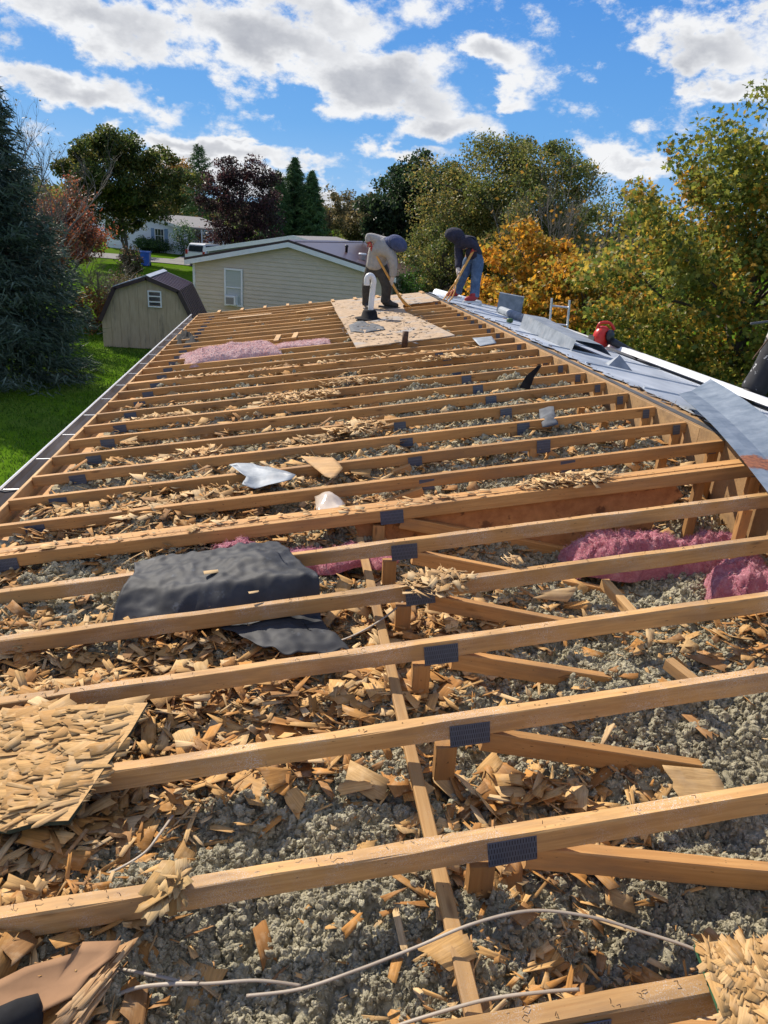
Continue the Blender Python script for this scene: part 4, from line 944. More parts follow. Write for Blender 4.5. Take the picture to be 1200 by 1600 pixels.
# folded sheet-metal piece standing on the roof
A = rp2(812, 507); ax = Vector((.10, -.98, -.015)).normalized(); h = .17
q0 = rp2(812, 512, .02); q1 = rp2(893, 548, .02)
dv = (q1-q0); side = Vector((.34, .05, -.03))
folded('folded_sheet', 'folded galvanised sheet standing like a tent on the metal roof', 'metal scrap', [[q0, q0+Vector((.04, .02, .17)), q0+side*1.1+Vector((0, .1, .16)), q0+side*1.5+Vector((0, .1, .02))], [q0+dv*.5, q0+dv*.5+Vector((.04, .02, .135)), q0+dv*.5+side+Vector((0, .05, .13)), q0+dv*.5+side*1.4], [q1, q1+Vector((.03, .0, .11)), q1+side+Vector((0, 0, .10)), q1+side*1.4+Vector((0, 0, 0))]], 'galvanised', .003)
p = rp2(963, 574, .012); b = MB(); b.add([p+Vector(v) for v in ((-.13, -.06, 0), (.12, -.12, -.02), (.16, .10, -.02), (-.08, .12, 0), (.02, .02, .115))], [(0, 1, 4), (1, 2, 4), (2, 3, 4), (3, 0, 4), (3, 2, 1, 0)])
tag(b.build('metal_corner', 'galvanised'), 'small pyramid of bent grey metal on the ridge near the blower', 'metal scrap')
b = MB(); p0, p1 = rp2(775, 497, .07), rp2(806, 503, .07); p0 = Vector((4.95, 11.4, zr2(4.95)+.075)); p1 = Vector((4.98, 10.3, zr2(4.98)+.075)); b.tube([p0, p1], .06, 14)
tag(b.build('rolled_sheet', 'galvanised', smooth=True), 'rolled grey metal sheet beyond the folded tent', 'metal roll')
b = MB(); p = Vector((4.9, 12.6, zr2(4.9)+.02)); b.tube([p, p+Vector((-.65, .75, .10))], .085, 12); tag(b.build('rolled_sheet', 'white_metal', smooth=True), 'pale metal roll lying behind the second worker at the far ridge', 'metal roll')
p = Vector((5.02, 11.9, zr2(5.02)+.015)); b = MB(); b.obox(p, (.44, .04, -.05), (.02, .01, .30), (.02, .05, .01)); tag(b.build('metal_offcut', 'galvanised'), 'upright square grey metal offcut right of the worker in jeans', 'metal scrap')
p = Vector((4.52, 9.5, zr2(4.52)+.02)); b = MB(); b.lathe(p, (0, 0, 1), [(.025, 0), (.045, .01), (.045, .05), (.025, .06)], 14); tag(b.build('tape_roll', 'green_plastic', smooth=True), 'small dark green roll lying on the metal roof', 'tape roll')
# white gutter lengths
for (lb, xo, zo, ya, yb, rz) in (('white gutter length lying on the roof, upper of the two', .0, .05, 3.2, 8.75, .02), ('white gutter length lying on the roof, lower of the two', .17, .035, 3.0, 8.2, .0)):
    b = MB(); x = 5.55+xo; z = zr2(x)+zo
    pr = [(0, 0), (.02, .05), (.05, .055), (.055, .02), (.085, .02), (.09, .055), (.115, .05), (.12, 0), (.11, 0), (.105, .043), (.098, .044), (.092, .012), (.048, .012), (.042, .045), (.028, .042), (.01, 0)]
    b.prism([(x+a+.02*rz, ya, z+c-a*.15) for a, c in pr], (.03*rz, yb-ya, 0)); tag(b.build('gutter_length', 'white_metal'), lb, 'gutter', 'white gutter lengths on the roof')
# ladder
A0 = Vector((6.27, 11.1, GZ)); lt = Vector((6.0, 11.1, .97))-A0
lt = Vector((-.15, .3, 3.55)); LD = thing('ladder', 'aluminium ladder top standing above the far eave before orange leaves', 'ladder', pt(862, 466, 12.3)-lt); tp_ = pt(862, 466, 12.3); base = tp_-lt; sd = pt(890, 468, 12.1)-tp_; sd.z = 0
for k in (0, 1): b = MB(); b.obox(base+sd*k, (.022, 0, 0), (0, .05, 0), lt); b.build('rail', 'aluminium', LD)
for i in range(12):
    c = base+lt*((i+1)/12-.035)+Vector((.015, .035, 0)); b = MB(); b.tube([c, c+sd], .016, 8); b.build('rung', 'aluminium', LD)
# leaf blower
q = rp2(938, 546, 0); BL = thing('leaf_blower', 'red leaf blower with a black tube resting on the roof', 'leaf blower', q)
b = MB(); ax = Vector((.55, -.8, .1)); c = q+Vector((0, 0, .15)); b.lathe(c, ax, [(.04, -.08), (.10, -.075), (.135, -.03), (.135, .02), (.11, .06), (.05, .075)], 20); b.build('fan_housing', 'red_plastic', BL, smooth=True)
b = MB(); b.lathe(c+Vector((.0, 0, .02)), ax, [(.03, .07), (.07, .08), (.075, .12), (.04, .14)], 14); b.build('air_intake', 'black_plastic', BL, smooth=True)
b = MB(); b.obox(c+Vector((-.13, -.05, -.13)), (.12, .03, 0), (-.02, .13, 0), (0, 0, .14)); b.build('engine', 'black_plastic', BL)
b = MB(); b.tube(spline([c+Vector((-.09, 0, .08)), c+Vector((-.06, .0, .165)), c+Vector((.05, -.02, .175)), c+Vector((.12, -.04, .10))]), .018, 8); b.build('handle', 'red_plastic', BL, smooth=True)
b = MB(); tp = rp2(998, 556, .05); s0 = c+Vector((.06, -.08, -.02)); b.tube([s0, s0.lerp(tp, .3), s0.lerp(tp, .8), tp], [.05, .043, .04, .048], 14); b.build('blower_tube', 'black_plastic', BL, smooth=True)
b = MB(); b.obox(q+Vector((-.1, -.08, 0)), (.22, 0, -.02), (0, .16, 0), (0, 0, .02)); b.build('foot', 'red_plastic', BL)
# vent stack with rubber boot
pb = rp(577, 500); VS = thing('vent_pipe', 'white plastic gooseneck vent pipe in a black rubber boot on the deck', 'vent pipe', pb)
def vp(px, py): return pt(px, py, pb.y)
b = MB(); b.tube(spline([vp(579, 490), vp(580.5, 470), vp(583, 448), vp(584, 439), vp(581, 432), vp(576.5, 431), vp(573.5, 436), vp(573, 446)], 8), .040, 14); b.build('pipe', 'pvc', VS, smooth=True)
b = MB(); b.tube([vp(578.5, 497), vp(579.3, 486)], .05, 14); b.build('stained_collar', 'pvc_dirty', VS, smooth=True)
b = MB(); b.lathe(pb+Vector((0, 0, .012)), (0, 0, 1), [(.21, 0), (.2, .012), (.12, .03), (.10, .11), (.075, .13)], 18); b.build('rubber_boot', 'black_rubber', VS, smooth=True)
plate_obj('felt_scrap', 'torn grey felt flap lying on the deck beside the white vent pipe', 'felt scrap', on_roof([(545, 508), (565, 498), (575, 505), (598, 508), (602, 515), (570, 520), (548, 518)], .02), 'felt_scrap', .003, 0, .02)
pb = rp(632, 541); b = MB(); b.tube([pb+Vector((0, 0, -.05)), pb+Vector((0, 0, .16))], .034, 14); tag(b.build('pipe_stub', 'rust_steel', smooth=True), 'short dark pipe stub sticking up at the near edge of the deck', 'pipe')

# ---------------------------------------------------------------- people
def skin_mesh(name, nodes, edges, mat, levels=2):
    me = bpy.data.meshes.new(name); me.from_pydata([tuple(n[0]) for n in nodes], edges, [])
    o = bpy.data.objects.new(name, me); COL.objects.link(o)
    md = o.modifiers.new('skin', 'SKIN'); md.use_smooth_shade = True
    for i, n in enumerate(nodes):
        r_ = n[1]; sv = me.skin_vertices[0].data[i]; sv.radius = (r_, r_) if not hasattr(r_, '__len__') else r_; sv.use_root = (i == 0)
    ss = o.modifiers.new('sub', 'SUBSURF'); ss.levels = levels; ss.render_levels = levels
    dg = bpy.context.evaluated_depsgraph_get(); dg.update(); out = bpy.data.meshes.new_from_object(o.evaluated_get(dg))
    bpy.data.objects.remove(o); out.name = name; out.materials.clear(); out.materials.append(MAT[mat])
    out.polygons.foreach_set('use_smooth', [True]*len(out.polygons))
    return out
def skin_obj(name, nodes, edges, mat, parent, levels=2):
    me = skin_mesh(name, nodes, edges, mat, levels); lo = Vector(nodes[0][0]); me.transform(Matrix.Translation(-lo))
    return put(bpy.data.objects.new(name, me), lo, parent)
def chain(nodes, idx_from, pts):
    """append (point, radius) chain to node list, return edges and last index"""
    ed = []; prev = idx_from
    for p in pts: nodes.append(p); ed.append((prev, len(nodes)-1)); prev = len(nodes)-1
    return ed, prev
def hand_nodes(nodes, wrist_i, wrist, grip, toward, s=1.0):
    """palm + five curled fingers closing round a bar at grip; toward = axis of the bar"""
    ed = []; d = (Vector(grip)-Vector(wrist)); d = d.normalized() if d.length > 1e-4 else Vector((0, 0, -1)); ax = Vector(toward).normalized(); side = d.cross(ax).normalized()
    e, palm = chain(nodes, wrist_i, [(Vector(grip)-d*.035*s, (.034*s, .020*s))]); ed += e
    for k, (off, ln) in enumerate(((-.030, .85), (-.010, 1.0), (.010, .95), (.030, .75))):
        b0 = Vector(grip)+ax*off*s+side*.016*s
        e, _ = chain(nodes, palm, [(b0+d*.012*s, .0095*s), (b0+d*.03*s*ln-side*.012*s, .0088*s), (b0+d*.026*s*ln-side*.036*s, .0078*s)]); ed += e
    e, _ = chain(nodes, palm, [(Vector(grip)-d*.02*s-ax*.03*s-side*.012*s, .011*s), (Vector(grip)-ax*.03*s-side*.036*s+d*.01*s, .009*s)]); ed += e
    return ed
def person(label, J, mats, baggy=1.0):
    """J: joints. One continuous body, clothes as children."""
    base = (J['foot_a']+J['foot_b'])/2; base.z = min(J['foot_a'].z, J['foot_b'].z)-.03
    pel, chest, neck, head = J['pelvis'], J['chest'], J['neck'], J['head']
    sp = pel.lerp(chest, .5)+J.get('arch', Vector((0, 0, 0)))
    hd = (head-neck).normalized()
    nodes = [(pel, (.125, .10)), (sp, (.12, .095)), (chest, (.145, .105)), (neck, .058), (head-hd*.03, (.075, .085)), (head+hd*.055, (.088, .10)), (head+hd*.13, (.06, .07))]
    ed = [(0, 1), (1, 2), (2, 3), (3, 4), (4, 5), (5, 6)]
    for s_ in 'ab':
        sh, elb, wr, gr = J['shoulder_'+s_], J['elbow_'+s_], J['wrist_'+s_], J['grip_'+s_]
        e, w_ = chain(nodes, 2, [(sh, .062), (sh.lerp(elb, .5), .05), (elb, .042), (elb.lerp(wr, .4), .04), (wr, .028)]); ed += e
        ed += hand_nodes(nodes, w_, wr, gr, J['axis_'+s_])
        hp, kn, an, to = J['hip_'+s_], J['knee_'+s_], J['foot_'+s_], J['toe_'+s_]
        e, _ = chain(nodes, 0, [(hp, .085), (hp.lerp(kn, .5), .075), (kn, .056), (kn.lerp(an, .35), .054), (an+Vector((0, 0, .06)), .04), (an, .042), (to, .032)]); ed += e
    body = skin_mesh('person', nodes, ed, 'skin', 2); body.transform(Matrix.Translation(-base))
    P_ = put(bpy.data.objects.new('person', body), base); tag(P_, label, 'person')
    # face features sit on the head
    fd = J['face'].normalized(); sidev = hd.cross(fd).normalized(); b = MB(); hc = head+hd*.03
    b.lathe(hc+fd*.085, fd, [(.018, 0), (.013, .02), (.004, .032)], 8)
    b.build('nose', 'skin', P_, smooth=True)
    for k in (-1, 1):
        b = MB(); b.lathe(hc+fd*.078+hd*.028+sidev*.034*k, fd, [(.012, 0), (.009, .009), (.002, .012)], 8); b.build('eye', 'boot_leather', P_, smooth=True)
    b = MB(); b.tube([hc+fd*.086-hd*.036-sidev*.026, hc+fd*.092-hd*.038, hc+fd*.086-hd*.036+sidev*.026], .007, 6); b.build('mouth', 'red_glove', P_, smooth=True)
    # sweatshirt
    n2 = [(pel.lerp(sp, -.35), (.165, .14)), (pel.lerp(sp, .12), (.17, .14)), (sp, (.165, .13)), (chest, (.19, .145)), (neck-(neck-chest)*.15, .095)]; e2 = [(0, 1), (1, 2), (2, 3), (3, 4)]
    for s_ in 'ab':
        sh, elb, wr = J['shoulder_'+s_], J['elbow_'+s_], J['wrist_'+s_]
        e, _ = chain(n2, 3, [(sh, .09), (sh.lerp(elb, .5), .076), (elb, .068), (elb.lerp(wr, .45), .06), (elb.lerp(wr, .75), .058), (elb.lerp(wr, .93), .048)]); e2 += e
    skin_obj('sweatshirt', n2, e2, mats['top'], P_)
    # hood: shell round the head, open at the face
    hme = bpy.data.meshes.new('hood'); bm = bmesh.new(); bmesh.ops.create_uvsphere(bm, u_segments=20, v_segments=14, radius=1.0)
    xx = sidev; zz2 = hd; yy = fd; Mx = Matrix((xx, yy, zz2)).transposed().to_4x4()
    for v in list(bm.verts): v.co = Vector((v.co.x*.118, v.co.y*.132-.008, v.co.z*.142+.03))
    kill = [f for f in bm.faces if f.calc_center_median().y > .088 and -.075 < f.calc_center_median().z < .09]
    bmesh.ops.delete(bm, geom=kill, context='FACES'); bm.transform(Mx); bm.to_mesh(hme); bm.free(); hme.materials.append(MAT[mats['hood']])
    hme.polygons.foreach_set('use_smooth', [True]*len(hme.polygons)); ho = put(bpy.data.objects.new('hood', hme), head, P_); sdm = ho.modifiers.new('thick', 'SOLIDIFY'); sdm.thickness = .015; sdm.offset = 1
    b = MB(); b.tube([neck.lerp(chest, .3), neck, neck+hd*.03], [.11, .10, .10], 14); b.build('collar', mats['hood'], P_, smooth=True)
    # trousers
    n3 = [(pel+(sp-pel)*.45, (.15, .12)), (pel, (.165, .14))]; e3 = [(0, 1)]
    for s_ in 'ab':
        hp, kn, an = J['hip_'+s_], J['knee_'+s_], J['foot_'+s_]
        e, _ = chain(n3, 1, [(hp.lerp(kn, .12), .115), (hp.lerp(kn, .5), .105*baggy), (kn, .088*baggy), (kn.lerp(an, .35), .082*baggy), (kn.lerp(an, .65), .076*baggy), (kn.lerp(an, .90), .088*baggy), (kn.lerp(an, .985), .07*baggy)]); e3 += e
    skin_obj('trousers', n3, e3, mats['legs'], P_)
    for s_ in 'ab':
        an, to = J['foot_'+s_], J['toe_'+s_]; d = to-an; d.z = 0; d.normalize(); an0 = an.copy()
        nodes4 = [(an+Vector((0, 0, .10)), .062), (an+Vector((0, 0, .02)), .058), (an-d*.05-Vector((0, 0, .012)), .045), ]
        e4 = [(0, 1), (1, 2)]; e, _ = chain(nodes4, 1, [(an+d*.08+Vector((0, 0, -.005)), .05), (an+d*.17-Vector((0, 0, .015)), .045), (an+d*.215-Vector((0, 0, .022)), .03)]); e4 += e
        skin_obj('shoe', nodes4, e4, mats['shoe'], P_)
        b = MB(); nrm = Vector((-d.y, d.x, 0)); z0 = an.z-.068
        b.prism([tuple(an+d*a_+nrm*b_)[:2]+(z0,) for a_, b_ in ((-.10, -.03), (-.08, -.042), (.06, -.05), (.17, -.052), (.23, -.03), (.25, 0), (.23, .03), (.17, .052), (.06, .05), (-.08, .042), (-.10, .03))], (0, 0, .03)); b.build('sole', mats['sole'], P_)
        g5 = [(J['wrist_'+s_]+(J['elbow_'+s_]-J['wrist_'+s_]).normalized()*.04, .037), (J['wrist_'+s_], .034)]; e5 = [(0, 1)]
        e5 += hand_nodes(g5, 1, J['wrist_'+s_], J['grip_'+s_], J['axis_'+s_], 1.2)
        skin_obj('glove', g5, e5, mats['glove_'+s_], P_)
    return P_
def V_(px, py, Y): return pt(px, py, Y)
# worker in grey
Yw = 11.35
t_top, t_bot = V_(578, 381, Yw-.05), V_(628, 470, Yw-.12); tax = (t_bot-t_top).normalized()
gA = V_(579.5, 386, Yw-.055); gB = V_(612, 441, Yw-.09)
J = dict(pelvis=V_(588, 416, Yw+.06), chest=V_(599, 386, Yw-.02), neck=V_(611, 380, Yw-.12), head=V_(618.5, 381, Yw-.17), face=Vector((.5, .1, -.85)), arch=Vector((-.04, .02, .06)),
         shoulder_a=V_(588, 374, Yw-.02), elbow_a=V_(575, 369, Yw-.0), wrist_a=V_(577, 380, Yw-.03), grip_a=gA, axis_a=tax,
         shoulder_b=V_(611, 395, Yw-.17), elbow_b=V_(615, 416, Yw-.17), wrist_b=V_(613.5, 434, Yw-.12), grip_b=gB, axis_b=tax,
         hip_a=V_(581, 420, Yw+.14), knee_a=V_(573, 450, Yw+.16), foot_a=V_(573.5, 478, Yw+.2), toe_a=V_(578, 484, Yw+.0),
         hip_b=V_(596, 419, Yw+.03), knee_b=V_(604.5, 446, Yw-.03), foot_b=V_(602, 474, Yw+.03), toe_b=V_(616, 480, Yw-.02))
person('person in grey sweatshirt and blue hood bending to pry boards with a yellow handled tool', J, dict(top='grey_hoodie', hood='navy_hood', legs='dark_trousers', shoe='boot_leather', sole='boot_leather', glove_a='red_glove', glove_b='pale_glove'))
def fork(label, a, c, d, bend):
    t = thing('roof_fork', label, 'pry tool', c); b = MB(); b.tube(spline([a, a.lerp(c, .5), c]), .019, 10); b.build('handle', 'tool_handle', t, smooth=True)
    dv = (d-c); up_ = Vector((0, 0, 1)); side = dv.cross(up_).normalized(); b = MB()
    b.tube([c-(c-a).normalized()*.02, c+dv*.15], .024, 8); b.build('socket', 'tool_handle', t, smooth=True)
    for k in (-1.1, 0, 1.1):
        b = MB(); b.tube(spline([c+dv*.08, c+dv*.3+side*.05*k, c+dv*.7+side*.075*k-up_*.0, d+side*.08*k+bend*.02], 5), [.010]*16, 6); b.build('tine', 'tool_handle', t, smooth=True)
    return t
c_ = V_(624, 463, Yw-.11); d_ = rp(637, 479, .02)
fork('yellow handled roofing fork held by the worker in grey', t_top, c_, d_, Vector((1, 0, 0)))
# worker in jeans
Yw = 11.5
u_top, u_bot = V_(742, 387, Yw-.16), V_(713, 440, Yw-.2); uax = (u_bot-u_top).normalized()
J = dict(pelvis=V_(741, 399, Yw), chest=V_(727, 379, Yw+.0), neck=V_(717, 374, Yw+.02), head=V_(712, 370, Yw+.02), face=Vector((-.75, .3, -.6)), arch=Vector((.0, .0, .07)),
         shoulder_a=V_(732, 378, Yw-.12), elbow_a=V_(743, 386, Yw-.2), wrist_a=V_(741, 389, Yw-.18), grip_a=V_(739, 393, Yw-.165), axis_a=uax,
         shoulder_b=V_(717, 385, Yw+.06), elbow_b=V_(717, 406, Yw+.0), wrist_b=V_(715.5, 421, Yw-.1), grip_b=V_(717, 431, Yw-.18), axis_b=uax,
         hip_a=V_(747, 404, Yw-.04), knee_a=V_(744, 432, Yw-.1), foot_a=V_(741, 466, Yw-.14), toe_a=V_(731, 474, Yw-.22),
         hip_b=V_(736, 403, Yw+.06), knee_b=V_(723, 431, Yw+.03), foot_b=V_(713, 459, Yw+.08), toe_b=V_(704, 466, Yw+.02))
person('person in navy hooded sweatshirt, jeans and red shoes bending over the ridge', J, dict(top='navy_hoodie', hood='navy_hoodie', legs='jeans', shoe='red_shoe', sole='white_sole', glove_a='red_glove', glove_b='pale_glove'))
fork('brown handled pry bar with a red grip held by the worker in jeans', u_top, u_bot, V_(699, 470, Yw-.25), Vector((-1, 0, 0)))
# third person, only a leg at the edge of the picture
Yw = 5.95
f0 = V_(1179, 596, Yw); f0.z = zr2(min(f0.x, 6.2))+.075; kz = lambda dx_, dy_, h_: f0+Vector((dx_, dy_, h_))
J = dict(pelvis=kz(.30, .02, .86), chest=kz(.34, -.02, 1.30), neck=kz(.34, -.05, 1.48), head=kz(.34, -.08, 1.58), face=Vector((-.6, -.8, -.2)),
         shoulder_a=kz(.17, -.05, 1.38), elbow_a=kz(.12, -.1, 1.10), wrist_a=kz(.14, -.16, .88), grip_a=kz(.13, -.18, .80), axis_a=Vector((0, 1, 0)),
         shoulder_b=kz(.52, .0, 1.38), elbow_b=kz(.6, -.05, 1.1), wrist_b=kz(.58, -.12, .88), grip_b=kz(.57, -.14, .80), axis_b=Vector((0, 1, 0)),
         hip_a=kz(.22, 0, .82), knee_a=kz(.12, -.03, .43), foot_a=f0, toe_a=kz(-.14, -.10, -.03), hip_b=kz(.40, .04, .82), knee_b=kz(.44, .05, .42), foot_b=kz(.42, .12, -.04), toe_b=kz(.30, 0, -.07))
P3 = person('person at the right edge in black paint-splashed trousers, only one leg showing', J, dict(top='navy_hoodie', hood='navy_hoodie', legs='black_trousers', shoe='boot_leather', sole='boot_leather', glove_a='pale_glove', glove_b='pale_glove'), 1.45)
b = MB(); c = f0+Vector((.02, -.10, .58)); b.lathe(c, (.25, -.2, 1), [(.02, -.10), (.055, -.08), (.06, .02), (.05, .07), (.03, .075)], 12); b.build('tool_pouch', 'pale_glove', P3, smooth=True)
b = MB(); b.tube(spline([c+Vector((.12, 0, .14)), c+Vector((-.05, -.02, .09)), c+Vector((-.30, -.05, .05))]), .010, 6); b.build('strap', 'felt_scrap', P3, smooth=True)
b = MB(); b.tube(spline([c+Vector((.08, 0, .10)), c+Vector((-.06, -.03, -.03)), c+Vector((-.20, -.05, -.25))]), .006, 6); b.build('strap', 'rust_steel', P3, smooth=True)
b = MB(); b.tube(spline([f0+Vector((.03, -.135, .30)), f0+Vector((.08, -.15, .45)), f0+Vector((.17, -.14, .66))]), [.03]*16+[.03], 8, True, .4); b.build('cloth_stripe', 'jeans', P3, smooth=True)

# ---------------------------------------------------------------- shed
SX, SY, SZ = -3.02, 25.3, GZ
SH = thing('garden_shed', 'tan barn shaped garden shed with a brown metal gambrel roof', 'shed', (SX, SY+1.7, SZ))
hw, he, hk, hp_, wk, dep = 1.5, 1.05, 1.98, 2.36, 1.04, 3.4
def shed_h(x):
    x = abs(x)
    return hp_+(hk-hp_)*x/wk if x < wk else hk+(he-hk)*(x-wk)/(hw-wk)
n = 10
for i in range(n):
    xa, xb = -hw+2*hw*i/n+.004, -hw+2*hw*(i+1)/n-.004; pts = [(SX+xa, SY, SZ+.02), (SX+xb, SY, SZ+.02), (SX+xb, SY, SZ+shed_h(xb)-.03)]
    for kx in (wk, 0, -wk):
        if xa < kx < xb: pts.append((SX+kx, SY, SZ+shed_h(kx)-.03))
    pts.append((SX+xa, SY, SZ+shed_h(xa)-.03)); b = MB(); b.prism(pts, (0, .03, 0)); b.build('siding_board', 'shed_board', SH)
b = MB(); b.prism([(SX+x, SY+.012, SZ+z) for x, z in ((-hw+.01, 0.02), (hw-.01, .02), (hw-.01, he-.05), (wk, hk-.05), (0, hp_-.05), (-wk, hk-.05), (-hw+.01, he-.05))], (0, dep-.02, 0)); b.build('wall', 'shed_board', SH)
segs = [((-hw-.06, he-.14), (-wk, hk)), ((-wk, hk), (0, hp_)), ((0, hp_), (wk, hk)), ((wk, hk), (hw+.06, he-.14))]
for (x0, z0), (x1, z1) in segs:
    d = Vector((x1-x0, 0, z1-z0)); nr = Vector((-d.z, 0, d.x)).normalized(); nseg = 5
    for k in range(nseg):
        b = MB(); ya = SY-.09+(dep+.18)*k/nseg; o = Vector((SX+x0, ya, SZ+z0))
        b.obox(o, d, (0, (dep+.18)/nseg-.004, 0), nr*.018)
        rm_ = 'metal_roof' if x0 == -wk else 'brown_metal'  # pale metal on the left upper slope paints in the sun glare
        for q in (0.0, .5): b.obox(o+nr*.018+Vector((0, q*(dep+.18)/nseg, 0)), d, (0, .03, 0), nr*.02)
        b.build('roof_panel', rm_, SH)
    b = MB(); b.obox(Vector((SX+x0, SY-.105, SZ+z0))-nr*.10, d, (0, .02, 0), nr*.115); b.build('rake_trim', 'brown_trim', SH)
b = MB(); b.prism([(SX+x, SY-.1, SZ+hp_+z) for x, z in ((-.14, -.012), (0, .045), (.14, -.012), (.14, .004), (0, .062), (-.14, .004))], (0, dep+.2, 0)); b.build('ridge_cap', 'metal_roof', SH)
wf = empty('window', (SX+.28, SY-.02, SZ+1.42), SH); wx0, wx1, wz0, wz1 = SX+.02, SX+.46, SZ+1.40, SZ+1.93
b = MB()
for r_ in ((wx0, wx1, wz0, wz0+.04), (wx0, wx1, wz1-.04, wz1), (wx0, wx0+.04, wz0+.041, wz1-.041), (wx1-.04, wx1, wz0+.041, wz1-.041)): b.box(r_[0], r_[1], SY-.045, SY-.003, r_[2], r_[3])
for k in (1, 2): z = wz0+(wz1-wz0)*k/3; b.box(wx0+.041, wx1-.041, SY-.05, SY-.01, z-.018, z+.018)
b.build('window_frame', 'white_trim', wf)
for k in range(3): z = wz0+.045+(wz1-wz0-.09)*k/3; b = MB(); b.obox((wx0+.042, SY-.030, z+.02), (wx1-wx0-.084, 0, 0), (0, .006, 0), (0, .018, .115)); b.build('pane', 'dark_glass', wf)

# ---------------------------------------------------------------- houses
def gable_house(name, label, origin, ang, width, depth, wall_h, pitch, siding, roofm, fascia, board=.2, over=.25, course=True):
    """origin: left front corner; ang: direction of the front gable wall; returns thing and a local frame"""
    o = Vector(origin); d = Vector((math.cos(ang), math.sin(ang), 0)); bk = Vector((-math.sin(ang), math.cos(ang), 0))
    T = thing(name, label, 'house', o+d*width/2+bk*depth/2)
    f = lambda x, y, z: o+d*x+bk*y+Vector((0, 0, z)); pk = wall_h+width/2*pitch
    b = MB(); b.prism([f(0.02, .03, 0), f(width-.02, .03, 0), f(width-.02, .03, wall_h-.02), f(width/2, .03, pk-.03), f(.02, .03, wall_h-.02)], bk*(depth-.06)); b.build('wall', siding, T)
    if course:
        z = .45
        while z < pk-.1:
            z2 = z+board
            xa, xb = 0.0, width
            if z2 > wall_h: s_ = (z2-wall_h)/pitch; xa, xb = s_, width-s_
            if xb-xa < .4: break
            b = MB(); b.add([f(xa, .026, z), f(xb, .026, z), f(xb, .028, z2), f(xa, .028, z2), f(xa, -.012, z), f(xb, -.012, z), f(xb, .012, z2), f(xa, .012, z2)], [(0, 1, 2, 3), (7, 6, 5, 4), (4, 5, 1, 0), (5, 6, 2, 1), (6, 7, 3, 2), (7, 4, 0, 3)])
            b.build('siding_board', siding, T); z = z2
        for x in (0, width-.09): b = MB(); b.obox(f(x, -.035, 0), d*.09, bk*.05, (0, 0, wall_h-.05)); b.build('corner_trim', 'white_trim', T)
    for s_ in (-1, 1):
        e = f(width/2+s_*(width/2+over), -over, pk-(width/2+over)*pitch); r_ = f(width/2, -over, pk); sl = e-r_; nr = Vector((0, 0, 1))
        b = MB(); b.obox(r_+Vector((0, 0, .02)), sl, bk*(depth+2*over), (0, 0, .06)); b.build('roof', roofm, T)
        b = MB(); b.obox(r_-bk*.03+Vector((0, 0, -.17)), sl, bk*.028, (0, 0, .185)); b.build('fascia', 'white_trim', T)
        b = MB(); b.obox(r_-bk*.034+Vector((0, 0, .018)), sl, bk*.04, (0, 0, .09)); b.build('drip_edge', fascia, T)
    return T, f, d, bk
def window(T, f, d, bk, x, z, w, h, glass, y=-.02, bars=1, cols=1, shutters=None):
    W_ = empty('window', f(x+w/2, y, z), T); b = MB(); t = .07
    for (xa, xb, za, zb) in ((x, x+w, z, z+t), (x, x+w, z+h-t, z+h), (x, x+t, z+t+.001, z+h-t-.001), (x+w-t, x+w, z+t+.001, z+h-t-.001)): b.obox(f(xa, y-.05, za), d*(xb-xa), bk*.06, (0, 0, zb-za))
    for k in range(1, bars+1): zz_ = z+h*k/(bars+1); b.obox(f(x+t+.001, y-.045, zz_-.02), d*(w-2*t-.002), bk*.04, (0, 0, .04))
    for k in range(1, cols): xx_ = x+w*k/cols; b.obox(f(xx_-.015, y-.04, z+t+.001), d*.03, bk*.03, (0, 0, h-2*t-.002))
    b.build('window_frame', 'white_trim', W_)
    b = MB(); b.obox(f(x+t, y-.012, z+t), d*(w-2*t), bk*.01, (0, 0, h-2*t)); b.build('pane', glass, W_)
    if shutters:
        for xa in (x-.36, x+w+.04): b = MB(); b.obox(f(xa, y-.03, z), d*.32, bk*.025, (0, 0, h)); b.build('shutter', shutters, W_)
    return W_
bo = pt(301, 401, 32.0); bo.z = GZ-.1
BH, f, d, bk = gable_house('mobile_house', 'beige sided mobile house with a purple brown roof beyond the shed', bo, R(-18), 8.4, 17, 2.78, .225, 'beige_siding', 'brown_metal', 'brown_trim', .165)
window(BH, f, d, bk, 1.40, 1.05, .80, 1.5, 'blind', -.03)
wa = empty('window_air_conditioner', f(1.75, -.1, 1.1), BH); b = MB(); b.obox(f(1.52, -.32, 1.11), d*.46, bk*.36, (0, 0, .36)); b.build('case', 'white_trim', wa)
b = MB(); b.obox(f(1.57, -.328, 1.15), d*.34, bk*.006, (0, 0, .27)); b.build('grille', 'air_grille', wa)
def roof_pt(x, y):   # on the beige house's roof
    return f(x, y, 2.78+4.2*.225-abs(x-4.2)*.225+.08)
for (x, y, r_, h, m_, nm) in ((5.8, 3.0, .06, .3, 'black_plastic', 'vent_stack'), (6.75, 2.0, .13, .26, 'white_trim', 'roof_vent'), (7.7, 2.0, .12, .2, 'aluminium', 'roof_vent')):
    b = MB(); p = roof_pt(x, y); b.lathe(p, (0, 0, 1), [(r_, 0), (r_, h*.7), (r_*1.4, h*.72), (r_*1.2, h)], 12); b.build(nm, m_, BH, smooth=True)
b = MB(); r1 = f(4.2, -.25, 2.78+4.2*.225+.085); b.prism([r1-d*.2-Vector((0, 0, .03)), r1+Vector((0, 0, .03)), r1+d*.2-Vector((0, 0, .03)), r1+Vector((0, 0, .01))], bk*17.5); b.build('ridge_cap', 'brown_metal', BH)
go_ = pt(458, 372, 54); go_ = go_-Vector((6.0, -1, 0)); go_.z = -2.62
